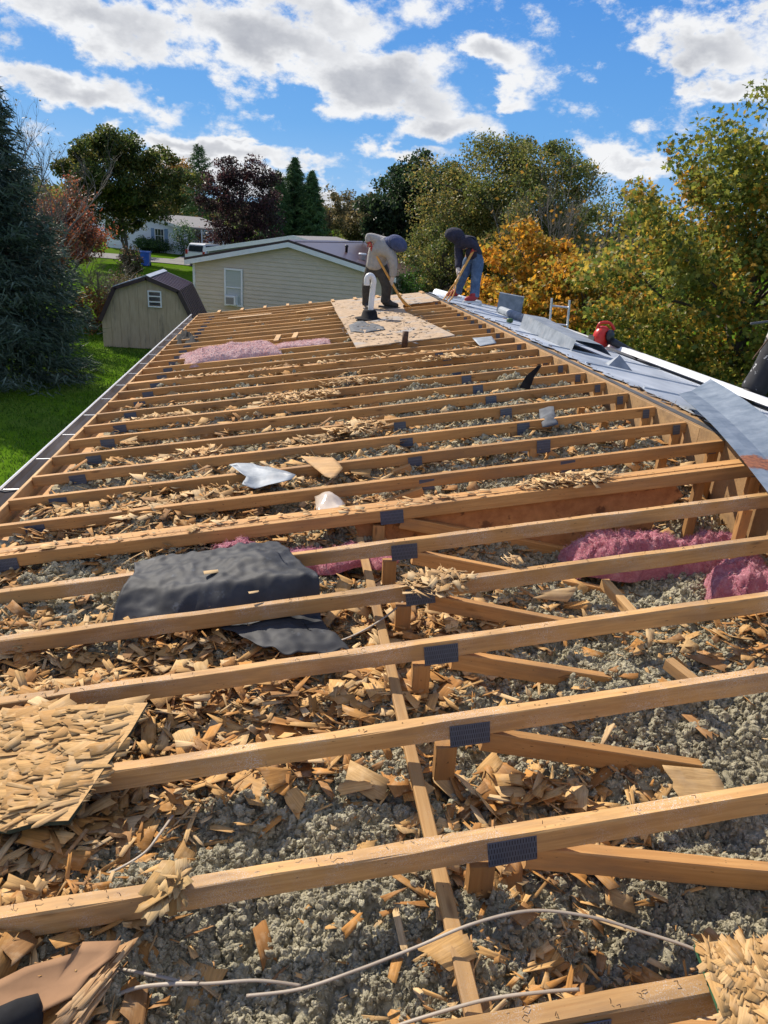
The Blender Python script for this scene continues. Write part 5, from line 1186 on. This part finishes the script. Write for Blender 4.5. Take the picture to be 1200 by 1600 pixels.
GH, f2, d2, bk2 = gable_house('grey_house', 'grey gabled house showing its white rake just behind the beige house', go_, R(-14), 12.5, 16, 2.3, .20, 'grey_siding', 'grey_shingle', 'white_trim', .2)
b = MB(); b.obox(f2(12.6, -.3, 1.9), d2*3.2, bk2*3, (0, 0, .12)); b.build('porch_roof', 'white_trim', GH)
for k in range(3): b = MB(); b.obox(f2(12.9+k*1.25, -.25, -.3), d2*.12, bk2*.12, (0, 0, 2.2)); b.build('porch_post', 'white_trim', GH)
wo_ = pt(232, 392, 76); wo_.z = float(gz(wo_.x, wo_.y))-.1; ho_ = wo_-Vector((3.9, 0, 0))
WH, f3, d3, bk3 = gable_house('white_house', 'white house with blue shutters up the road beyond the driveway', ho_, R(-16), 7.4, 14, 2.5, .25, 'white_siding', 'grey_shingle', 'white_trim', .25)
window(WH, f3, d3, bk3, 5.0, .9, .95, 1.3, 'dark_glass', -.02, 1, 3, 'blue_shutter')
b = MB(); b.obox(f3(7.5, 2.2, 2.35), d3*3.6, bk3*3.2, (0, 0, .14)); b.build('porch_roof', 'grey_shingle', WH)
b = MB(); b.obox(f3(7.5, 2.1, 0), d3*3.5, bk3*3.2, (0, 0, .5)); b.build('porch_floor', 'white_trim', WH)
for k in range(4): b = MB(); b.obox(f3(7.6+k*1.1, 2.2, .5), d3*.12, bk3*.12, (0, 0, 1.86)); b.build('porch_post', 'white_trim', WH)
for k in range(14): b = MB(); b.obox(f3(7.75+k*.24, 2.23, .55), d3*.05, bk3*.05, (0, 0, .75)); b.build('baluster', 'white_trim', WH)
b = MB(); b.obox(f3(2.2, 3, 4.0), d3*.16, bk3*.16, (0, 0, .8)); b.build('chimney_pipe', 'white_trim', WH)
dvo = pt(120, 372, 88); dvo.z = float(gz(dvo.x, dvo.y))
gable_house('pale_house', 'pale blue house mostly hidden behind the red leaved branches', dvo-Vector((1, 0, 0)), R(-10), 6, 10, 3.0, .3, 'white_siding', 'grey_shingle', 'white_trim', course=False)
# bin
bp = pt(228, 413, 61); bp.z = float(gz(bp.x, bp.y)); BN = thing('wheeled_bin', 'blue wheeled bin at the roadside before the white house', 'bin', bp)
b = MB(); fr = lambda w, z: [bp+Vector((x*w, y*w, z)) for x, y in ((-.36, -.4), (.36, -.4), (.36, .4), (-.36, .4))]
b.add(fr(.82, .05)+fr(1.0, 1.0), [(3, 2, 1, 0), (4, 5, 6, 7), (0, 1, 5, 4), (1, 2, 6, 5), (2, 3, 7, 6), (3, 0, 4, 7)]); b.build('body', 'blue_plastic', BN)
b = MB(); b.prism([bp+Vector((-.39, y, z)) for y, z in ((-.44, 1.003), (-.42, 1.06), (0, 1.13), (.42, 1.09), (.46, 1.003))], (.78, 0, 0)); b.build('lid', 'blue_plastic', BN)
for s_ in (-.3, .3): b = MB(); b.lathe(bp+Vector((s_, .36, .13)), (1, 0, 0), [(.13, -.04), (.13, .04)], 12); b.build('wheel', 'tyre', BN)
# vehicles
def vehicle(label, loc, ang, paint='car_white'):
    o = Vector(loc); d = Vector((math.cos(ang), math.sin(ang), 0)); s_ = Vector((-math.sin(ang), math.cos(ang), 0)); T = thing('parked_car', label, 'car', o)
    f = lambda x, y, z: o+d*x+s_*y+Vector((0, 0, z))
    lower = [(-2.3, .35), (-2.35, .6), (-2.3, 1.0), (2.3, .98), (2.4, .7), (2.35, .35)]; cab = [(-2.25, 1.0), (-2.0, 1.62), (-1.7, 1.72), (.6, 1.70), (1.25, 1.02)]
    b = MB(); b.prism([f(x, -.92, z) for x, z in lower], s_*1.84); b.build('body', paint, T)
    b = MB(); n = len(cab); va = [f(x, -.90, z) if z < 1.1 else f(x, -.70, z) for x, z in cab]; vb = [f(x, .90, z) if z < 1.1 else f(x, .70, z) for x, z in cab]
    b.add(va+vb, [tuple(range(n)), tuple(range(n, 2*n))[::-1]]+[(i, (i+1) % n, (i+1) % n+n, i+n)[::-1] for i in range(n)]); b.build('cabin', paint, T)
    b = MB(); b.obox(f(-2.26, -.62, 1.08), s_*1.24, d*.20+Vector((0, 0, .46)), -d*.025); b.build('rear_window', 'dark_glass', T)
    for q in (-1, 1):
        b = MB(); b.prism([f(x, q*(.905-.18*(z-1.05)/.6), z) for x, z in ((-2.0, 1.08), (-1.85, 1.56), (.55, 1.58), (1.0, 1.08))], s_*q*.012); b.build('side_window', 'dark_glass', T)
        b = MB(); b.obox(f(-2.36, q*.78-.09, .85), s_*.18, d*.06, (0, 0, .35)); b.build('tail_light', 'tail_lamp', T)
        for x in (-1.45, 1.5):
            w_ = empty('wheel', f(x, q*.85, .36), T); b = MB(); b.lathe(f(x, q*.84, .36), s_, [(.25, -.11), (.36, -.1), (.36, .1), (.25, .11)], 18); b.build('tyre', 'tyre', w_, smooth=True)
            b = MB(); b.lathe(f(x, q*.84, .36), s_, [(.22, -.118), (.22, .118)], 14); b.build('rim', 'steel_rim', w_)
    b = MB(); b.obox(f(-2.42, -.85, .38), s_*1.7, d*.10, (0, 0, .2)); b.build('bumper', 'black_plastic', T)
    return T
cp = pt(326, 409, 66); cp.z = float(gz(cp.x, cp.y))+.06; vehicle('white sport utility car parked in the driveway before the white house', cp, R(68))
cp = pt(300, 436, 44); cp.z = float(gz(cp.x, cp.y)); vehicle('white car mostly hidden behind the corner of the beige house', cp+Vector((2.75, 0, 0)), R(10))

# ---------------------------------------------------------------- trees
def pick_cols(pal, n, P_=None, k=None):
    pal = np.array(pal); i = rng.integers(0, len(pal), n)
    if k is not None: i = (np.floor(k*len(pal)+rng.normal(0, .9, n))).astype(int) % len(pal)
    return pal[i]*rng.uniform(.7, 1.25, (n, 1))
def crown_part(T, P_, s, pal, shape=LEAF4, mat='leaf', bias=.5, aim=None, aimw=0, name='crown', key=None):
    V, Fq = cards(P_, s, shape, bias, aim, aimw); c = np.repeat(pick_cols(pal, len(P_), k=key), len(shape), 0)
    lo = P_.mean(0); return put(bpy.data.objects.new(name, mesh_np(name, V-lo, [Fq], mat, c)), lo, T)
def limb(b, p0, p1, r0_, r1_, n=6, seg=4, wob=.12):
    L_ = (p1-p0).length; pts = [p0.lerp(p1, i/seg)+Vector((rnd.uniform(-1, 1), rnd.uniform(-1, 1), rnd.uniform(-.3, .6)))*L_*wob*.5*(0 < i < seg) for i in range(seg+1)]
    pts = spline(pts, 2); b.tube(pts, [r0_+(r1_-r0_)*i/(len(pts)-1) for i in range(len(pts))], n, True)
def broadleaf(label, x, y, h, rx, ry, bot, nc, per, ls, pal, trunk=.16, group='garden and roadside trees', cr=.28, shape=LEAF4, z0=None, name='broadleaf_tree', top_bias=.0, lean=(0, 0), droop=0.0):
    z0 = float(gz(x, y)) if z0 is None else z0; T = thing(name, label, 'tree', (x, y, z0), group)
    cz = z0+(h+bot)/2; rz = (h-bot)/2; cs = []
    while len(cs) < nc:
        v = np.array([rnd.uniform(-1, 1), rnd.uniform(-1, 1), rnd.uniform(-1, 1)]); q = np.linalg.norm(v)
        if q > 1 or q < .35 or (rnd.random() > .45+.55*q): continue
        a_ = math.atan2(v[1], v[0]); wob = 1+.22*math.sin(3*a_+x)+.15*math.sin(5*v[2]+y+a_*2)
        cs.append((x+v[0]*rx*wob*.9+lean[0]*(v[2]+1), y+v[1]*ry*wob*.9+lean[1]*(v[2]+1), cz+v[2]*rz*(.92+.1*math.sin(4*a_+h))))
    cs = np.array(cs); P_ = []; K = []
    for c in cs:
        n = int(per*rnd.uniform(.5, 1.5)); r_ = cr*min(rx, rz)*rnd.uniform(.55, 1.3)
        v = rng.normal(0, 1, (n, 3)); v /= np.linalg.norm(v, axis=1, keepdims=True)+1e-9; v *= (rng.uniform(0, 1, (n, 1))**.5); v[:, 2] *= .65
        p = c+v*r_; p[:, 2] -= droop*np.hypot(v[:, 0], v[:, 1])*r_
        P_.append(p); K.append(np.full(n, rnd.random()))
    P_ = np.concatenate(P_); K = np.concatenate(K)
    crown_part(T, P_, ls*rng.uniform(.6, 1.4, len(P_)), pal, shape, key=K)
    b = MB(); base = Vector((x, y, z0-.1)); topp = Vector((x+lean[0]*1.2, y+lean[1], z0+bot+(h-bot)*.75)); limb(b, base, topp, trunk, trunk*.25, 9, 5, .05)
    for c in cs[::max(1, nc//42)]:
        c = Vector(c); t = min(.95, max(.25, (c.z-z0)/(topp.z-z0)*.72)); st = base.lerp(topp, t); limb(b, st, c, trunk*.32*(1.1-t)+.015, .012, 5, 4, .14)
    b.build('trunk', 'bark', T, smooth=True); return T
def conifer(label, x, y, h, r_, pal, nb, per, nl, group='garden and roadside trees', name='spruce_tree', z0=None, pw=.85, bot=.06):
    z0 = float(gz(x, y)) if z0 is None else z0; T = thing(name, label, 'tree', (x, y, z0), group); P_ = []; A = []; K = []; b = MB()
    limb(b, Vector((x, y, z0-.1)), Vector((x, y, z0+h*.98)), r_*.085, .012, 8, 5, .01)
    for i in range(nb):
        t = bot+(1-bot)*(i/nb)**.9; a = i*2.399+rnd.uniform(-.3, .3); L_ = r_*(1-t)**pw*rnd.uniform(.72, 1.12)+.06*r_; zz_ = z0+h*t
        n = int(per*(L_/r_)**1.1)+6; s = rng.uniform(.12, 1, n)**.75; dr = -.30*L_*(1-t)*s**1.3+.18*L_*s**3
        lat = rng.normal(0, .15, n)*L_*(.35+s*.65)*1.1; p = np.stack([x+np.cos(a)*L_*s-np.sin(a)*lat, y+np.sin(a)*L_*s+np.cos(a)*lat, zz_+dr-np.abs(lat)*.22-rng.uniform(0, .09, n)*r_], 1); P_.append(p)
        A.append(np.stack([np.cos(a)*np.ones(n)-np.sin(a)*np.sign(lat)*.7, np.sin(a)*np.ones(n)+np.cos(a)*np.sign(lat)*.7, -.25*np.ones(n)], 1)); K.append(np.full(n, rnd.random()))
        if i % 3 == 0: b.tube([(x, y, zz_), (x+math.cos(a)*L_*.5, y+math.sin(a)*L_*.5, zz_-.1*L_), (x+math.cos(a)*L_*.9, y+math.sin(a)*L_*.9, zz_-.15*L_)], [.03*r_**.5, .018, .006], 4)
    P_ = np.concatenate(P_); crown_part(T, P_, nl*rng.uniform(.6, 1.4, len(P_)), pal, np.array([(-.5, -.07, 0), (.5, 0, -.04), (-.5, .07, .03), (-.6, 0, .02)]), 'needle', .6, np.concatenate(A), .75, key=np.concatenate(K))
    b.build('trunk', 'bark', T, smooth=True); return T
def bare(label, x, y, h, spread, n0=7, group='bare trees', seed=1, lean=(0, 0), leafpal=None, nleaf=0, ls=.1, trunk=.10, z0=None, dens=3):
    q = random.Random(seed); z0 = float(gz(x, y)) if z0 is None else z0; T = thing('bare_tree', label, 'tree', (x, y, z0), group); b = MB(); tips = []
    def grow(p, d, L_, r_, lv):
        pts = [p]; dd = d.copy()
        for i in range(4):
            dd = (dd+Vector((q.uniform(-.25, .25), q.uniform(-.25, .25), q.uniform(-.1, .2)))).normalized(); pts.append(pts[-1]+dd*L_/4)
        b.tube(pts, [r_*(1-.16*i) for i in range(5)], 5 if lv < 2 else 3, False); tips.extend(pts[2:] if lv >= 2 else [])
        if lv < 4:
            for i in range(q.randint(dens, dens+2)):
                k = q.randint(1, 4); a = q.uniform(0, 6.28); nd = (dd+Vector((math.cos(a), math.sin(a), q.uniform(-.1, .5)))*spread).normalized(); grow(pts[k], nd, L_*q.uniform(.5, .72), r_*.5, lv+1)
    for i in range(n0):
        a = 6.28*i/n0; grow(Vector((x, y, z0+h*q.uniform(.02, .3))), Vector((math.cos(a)*spread*.7+lean[0], math.sin(a)*spread*.7+lean[1], 1)).normalized(), h*q.uniform(.33, .5), trunk*.5, 0)
    b.tube([(x, y, z0-.1), (x, y, z0+h*.25), (x+lean[0]*.3, y+lean[1]*.3, z0+h*.55)], [trunk, trunk*.8, trunk*.4], 8); b.build('trunk', 'twig', T, smooth=True)
    if nleaf:
        tp = np.array([tuple(t) for t in tips]); P_ = tp[rng.integers(0, len(tp), nleaf)]+rng.normal(0, .12, (nleaf, 3)); crown_part(T, P_, ls*rng.uniform(.6, 1.3, nleaf), leafpal)
    return T
def shrub(label, x, y, h, r_, n, ls, pal, name='shrub', group='shrubs on the lawn and by the houses', z0=None, shape=LEAF4):
    z0 = float(gz(x, y)) if z0 is None else z0; T = thing(name, label, 'shrub', (x, y, z0), group)
    v = rng.normal(0, 1, (n, 3)); v /= np.linalg.norm(v, axis=1, keepdims=True); a = np.arctan2(v[:, 1], v[:, 0]); q = rng.uniform(.2, 1, n)**.45*(1+.15*np.sin(3*a+x)+.14*np.sin(5*v[:, 2]*2+a*2)+.1*rng.normal(0, 1, n))
    P_ = np.stack([x+v[:, 0]*r_*q, y+v[:, 1]*r_*q, z0+h*.52+v[:, 2]*h*.5*q], 1); P_[:, 2] = np.maximum(P_[:, 2], z0+.04); crown_part(T, P_, ls*rng.uniform(.6, 1.4, n), pal, shape, name='foliage', key=np.clip(.5+.25*np.sin(a*3+v[:, 2]*4), 0, .99))
    b = MB()
    for i in range(9): a = i*.7; limb(b, Vector((x, y, z0-.05)), Vector((x+math.cos(a)*r_*.6, y+math.sin(a)*r_*.6, z0+h*.75)), .03, .008, 4, 3)
    b.build('stem', 'twig', T); return T
DKG = [(0.0372, 0.0836, 0.0335), (0.0558, 0.1116, 0.0409), (0.0836, 0.1582, 0.0521), (0.1116, 0.186, 0.0558)]
OLV = [(0.1302, 0.1582, 0.0409), (0.186, 0.1954, 0.0466), (0.2418, 0.2232, 0.0558), (0.1116, 0.1394, 0.0409), (0.3162, 0.2418, 0.0652), (0.093, 0.1302, 0.0372)]
SPR = [(0.0483, 0.0782, 0.0575), (0.069, 0.1035, 0.0759), (0.0345, 0.0598, 0.0414), (0.0978, 0.138, 0.1092), (0.0805, 0.1092, 0.0747)]
ORG = [(0.5525, 0.2438, 0.0292), (0.6825, 0.325, 0.0325), (0.455, 0.2438, 0.0325), (0.325, 0.26, 0.0406), (0.7313, 0.4225, 0.0488), (0.2275, 0.2275, 0.0406)]
MAP = [(0.223, 0.2464, 0.0437), (0.3259, 0.308, 0.0525), (0.1372, 0.1848, 0.0349), (0.5146, 0.3696, 0.0614), (0.1714, 0.2157, 0.0437), (0.6174, 0.3389, 0.0525), (0.103, 0.1463, 0.0349), (0.2744, 0.2771, 0.0525)]
PUR = [(0.0455, 0.0234, 0.0286), (0.0715, 0.0338, 0.039), (0.0975, 0.0455, 0.0468), (0.0364, 0.0286, 0.026)]
RED = [(0.248, 0.0697, 0.0388), (0.341, 0.093, 0.0434), (0.1705, 0.0775, 0.0465), (0.1395, 0.093, 0.0543), (0.3875, 0.1395, 0.0465)]
conifer('tall dark blue green spruce at the left edge of the lawn', -5.85, 19.6, 8.3, 2.75, SPR, 330, 430, .22, name='spruce_tree')
bare('bare branched tree rising behind the spruce at far left', -7.3, 27.0, 5.9, .5, 7, seed=5, leafpal=[(.10, .10, .05), (.14, .11, .05)], nleaf=900, ls=.09, trunk=.14)
bare('red leaved thin tree behind the spruce with drooping bare twigs', -7.6, 31.5, 4.9, .8, 9, seed=9, leafpal=RED, nleaf=17000, ls=.12, trunk=.12, dens=3)
p = pt(150, 400, 33); bare('low tangle of bare drooping twigs between the spruce and the shed', p.x, 33, 3.4, 1.3, 9, seed=33, trunk=.07, dens=3)
shrub('rust coloured shrub beside the spruce on the lawn', -5.55, 28.4, 1.6, .95, 2600, .10, [(.24, .10, .03), (.30, .16, .04), (.14, .12, .04), (.20, .07, .03)])
shrub('low brown green shrub behind the rust coloured one', -6.0, 37, 1.6, 1.3, 2200, .12, [(.10, .075, .035), (.07, .07, .03), (.13, .09, .05)])
shrub('rounded grey brown bush standing before the blue bin', pt(205, 410, 52).x, 52, 1.9, .8, 2400, .13, [(.11, .10, .055), (.15, .11, .06), (.08, .085, .04), (.16, .08, .05)])
p = pt(190, 300, 62); broadleaf('broad green and yellow tree at left above the road', p.x, 62, 9.3, 5.4, 4.2, 2.6, 150, 330, .22, [(.06, .09, .025), (.085, .12, .03), (.12, .14, .03), (.045, .07, .02), (.17, .15, .03)])
p = pt(195, 365, 70); broadleaf('small open crowned green tree in front of the white house', p.x-.2, 70, 4.2, 1.6, 1.6, .9, 42, 90, .16, [(.05, .08, .025), (.08, .10, .03), (.14, .12, .03), (.04, .06, .02)], trunk=.14)
for (px, Y, h, r_, lb) in ((226, 74, 1.3, 1.0, 'dark round bush at the left corner of the white house'), (247, 74, 1.2, 1.2, 'dark spreading bush below the shuttered window'), (288, 72.5, 3.0, 1.1, 'tall dark bush at the porch corner of the white house')):
    p = pt(px, 385, Y); shrub(lb, p.x, Y, h, r_, 2200, .14, DKG)
p = pt(322, 372, 78); shrub('orange red bush beside the white porch', p.x, 78, 2.2, 1.5, 1800, .15, RED+ORG[:2])
p = pt(272, 300, 120); broadleaf('distant orange autumn tree right of the green tree', p.x, 120, 12, 4.5, 4, 2, 60, 120, .38, [(.34, .18, .05), (.40, .22, .05), (.24, .16, .05)], cr=.34)
p = pt(255, 330, 105); broadleaf('distant yellow green tree behind the white house', p.x, 105, 7.5, 5.5, 4, 1.5, 60, 110, .35, [(.20, .16, .05), (.12, .12, .04), (.26, .19, .05)], cr=.34)
p = pt(312, 310, 100); conifer('distant open pine between the orange and purple trees', p.x, 100, 11.5, 3.1, DKG, 70, 150, .5, name='pine_tree', pw=.5, bot=.3)
p = pt(378, 330, 68); broadleaf('dark purple leaved tree behind the beige house', p.x, 68, 8.7, 3.8, 3.5, 1.0, 110, 210, .20, PUR+[(.05, .045, .03)])
for (px, Y, h, r_, lb) in ((434, 80, 8.3, 2.6, 'shortest dark conifer of the three behind the beige house'), (459, 82, 9.9, 3.0, 'tallest dark conifer of the three behind the beige house'), (486, 80, 8.7, 2.6, 'right hand dark conifer of the three behind the beige house')):
    p = pt(px, 330, Y); conifer(lb, p.x, Y, h, r_, DKG, 150, 260, .5, name='conifer_tree', pw=.7)
for i, (px, Y, h) in enumerate(((515, 118, 9.0), (545, 125, 9.4), (575, 122, 9.0), (600, 118, 8.4))):
    p = pt(px, 350, Y); broadleaf(('leftmost', 'second', 'third', 'rightmost')[i]+' of the distant straw coloured trees behind the grey house', p.x, Y, h, 4.6, 4, .8, 70, 110, .34, [(.19, .15, .07), (.14, .125, .06), (.23, .175, .08), (.11, .11, .05)], group='distant straw coloured trees', cr=.3)
p = pt(655, 330, 44); broadleaf('dense dark green tree behind the worker in grey', p.x, 44, 8.5, 3.3, 3.2, .4, 170, 420, .20, [(.018, .04, .018), (.028, .055, .022), (.04, .07, .028), (.05, .075, .03)])
p = pt(815, 330, 36); broadleaf('wide olive feathery tree spreading behind both workers', p.x-.3, 36, 9.2, 5.2, 4.2, .4, 250, 460, .125, OLV, trunk=.22, cr=.24, droop=.3)
p = pt(700, 400, 33); broadleaf('lower olive tree left of the worker in jeans', p.x-.1, 33.5, 4.9, 2.4, 2.2, .3, 70, 210, .12, OLV, group='garden and roadside trees', droop=.4)
p = pt(640, 432, 30); shrub('bright green column shrub between the two workers', p.x, 30, 3.0, .8, 3500, .09, [(.05, .11, .02), (.07, .14, .025), (.035, .08, .02)])
p = pt(665, 430, 36); shrub('dark laurel shrub below the dense green tree', p.x, 36, 3.2, 1.6, 3000, .12, DKG)
p = pt(1010, 320, 30); broadleaf('olive tree between the wide tree and the near maple', p.x, 30, 7.3, 2.6, 2.0, .5, 110, 230, .12, OLV+[(.10, .12, .03)], droop=.3)
p = pt(905, 420, 21); bare('grey bare twigged tree behind the orange maple', p.x, 23, 6.2, .5, 8, seed=21, trunk=.09, leafpal=[(.40, .20, .03)], nleaf=260, ls=.14)
p = pt(815, 455, 19); broadleaf('yellow orange young maple beyond the ridge left of the ladder', p.x, 19, 4.75, 1.6, 1.4, .6, 84, 170, .12, ORG, trunk=.09, shape=LEAFM, cr=.34)
p = pt(925, 470, 17); broadleaf('yellow orange young maple behind the ladder', p.x, 17.5, 4.3, 1.75, 1.4, .5, 90, 165, .115, ORG+MAP[:2], trunk=.09, shape=LEAFM, cr=.32)
p = pt(1120, 400, 13.6); broadleaf('large green and gold maple filling the right edge', p.x+1.0, 13.8, 7.2, 3.0, 2.5, .4, 310, 165, .105, MAP, trunk=.16, shape=LEAFM, cr=.2)
for i in range(40):   # ring of woodland that closes the horizon
    pass
def woodland():
    n = 26000; a = rng.uniform(-1.15, 1.35, n); r_ = rng.uniform(150, 235, n); x, y = np.sin(a)*r_, np.cos(a)*r_
    top = 3.5+5.5*fbm(a*14+9, r_*.02, 3, 51); z = gz(x, y)+top*rng.uniform(0, 1, n)**.7
    P_ = np.stack([x, y, z], 1); V, Fq = cards(P_, rng.uniform(.9, 2.2, n), LEAF4, .4); pal = np.array(OLV+[(.15, .10, .04), (.12, .10, .06), (.07, .07, .035)]); k = (vnoise(a*40, r_*.05, 8)*9).astype(int) % 9
    o = put(bpy.data.objects.new('woodland', mesh_np('woodland', V, [Fq], 'leaf', np.repeat(pal[k]*rng.uniform(.7, 1.2, (n, 1)), 4, 0)))); tag(o, 'far line of mixed autumn woods along the horizon', 'woods', kind='stuff')
woodland()
def grass():
    n = 110000; x = rng.uniform(-10.5, -.3, n); y = -3+rng.uniform(0, 1, n)**1.15*34; z = gz(x, y); P_ = np.stack([x, y, z], 1); hgt = rng.uniform(.03, .075, n); a = rng.uniform(0, 6.28, n); w = .006+.0004*y
    V = np.stack([P_+np.stack([np.cos(a)*w, np.sin(a)*w, 0*a], 1), P_-np.stack([np.cos(a)*w, np.sin(a)*w, 0*a], 1), P_+np.stack([rng.normal(0, .02, n), rng.normal(0, .02, n), hgt], 1)], 1).reshape(-1, 3)
    pal = np.array([(.07, .155, .012), (.09, .185, .018), (.05, .12, .010), (.13, .20, .03)]); c = np.repeat(pal[rng.integers(0, 4, n)]*rng.uniform(.8, 1.2, (n, 1)), 3, 0)
    tag(put(bpy.data.objects.new('grass', mesh_np('grass', V, [np.arange(3*n).reshape(n, 3)], 'grass', c))), 'short mown green grass of the lawn beside the house', 'grass', kind='stuff')
grass()
for o in S.objects:
    if '_w' in o: del o['_w']
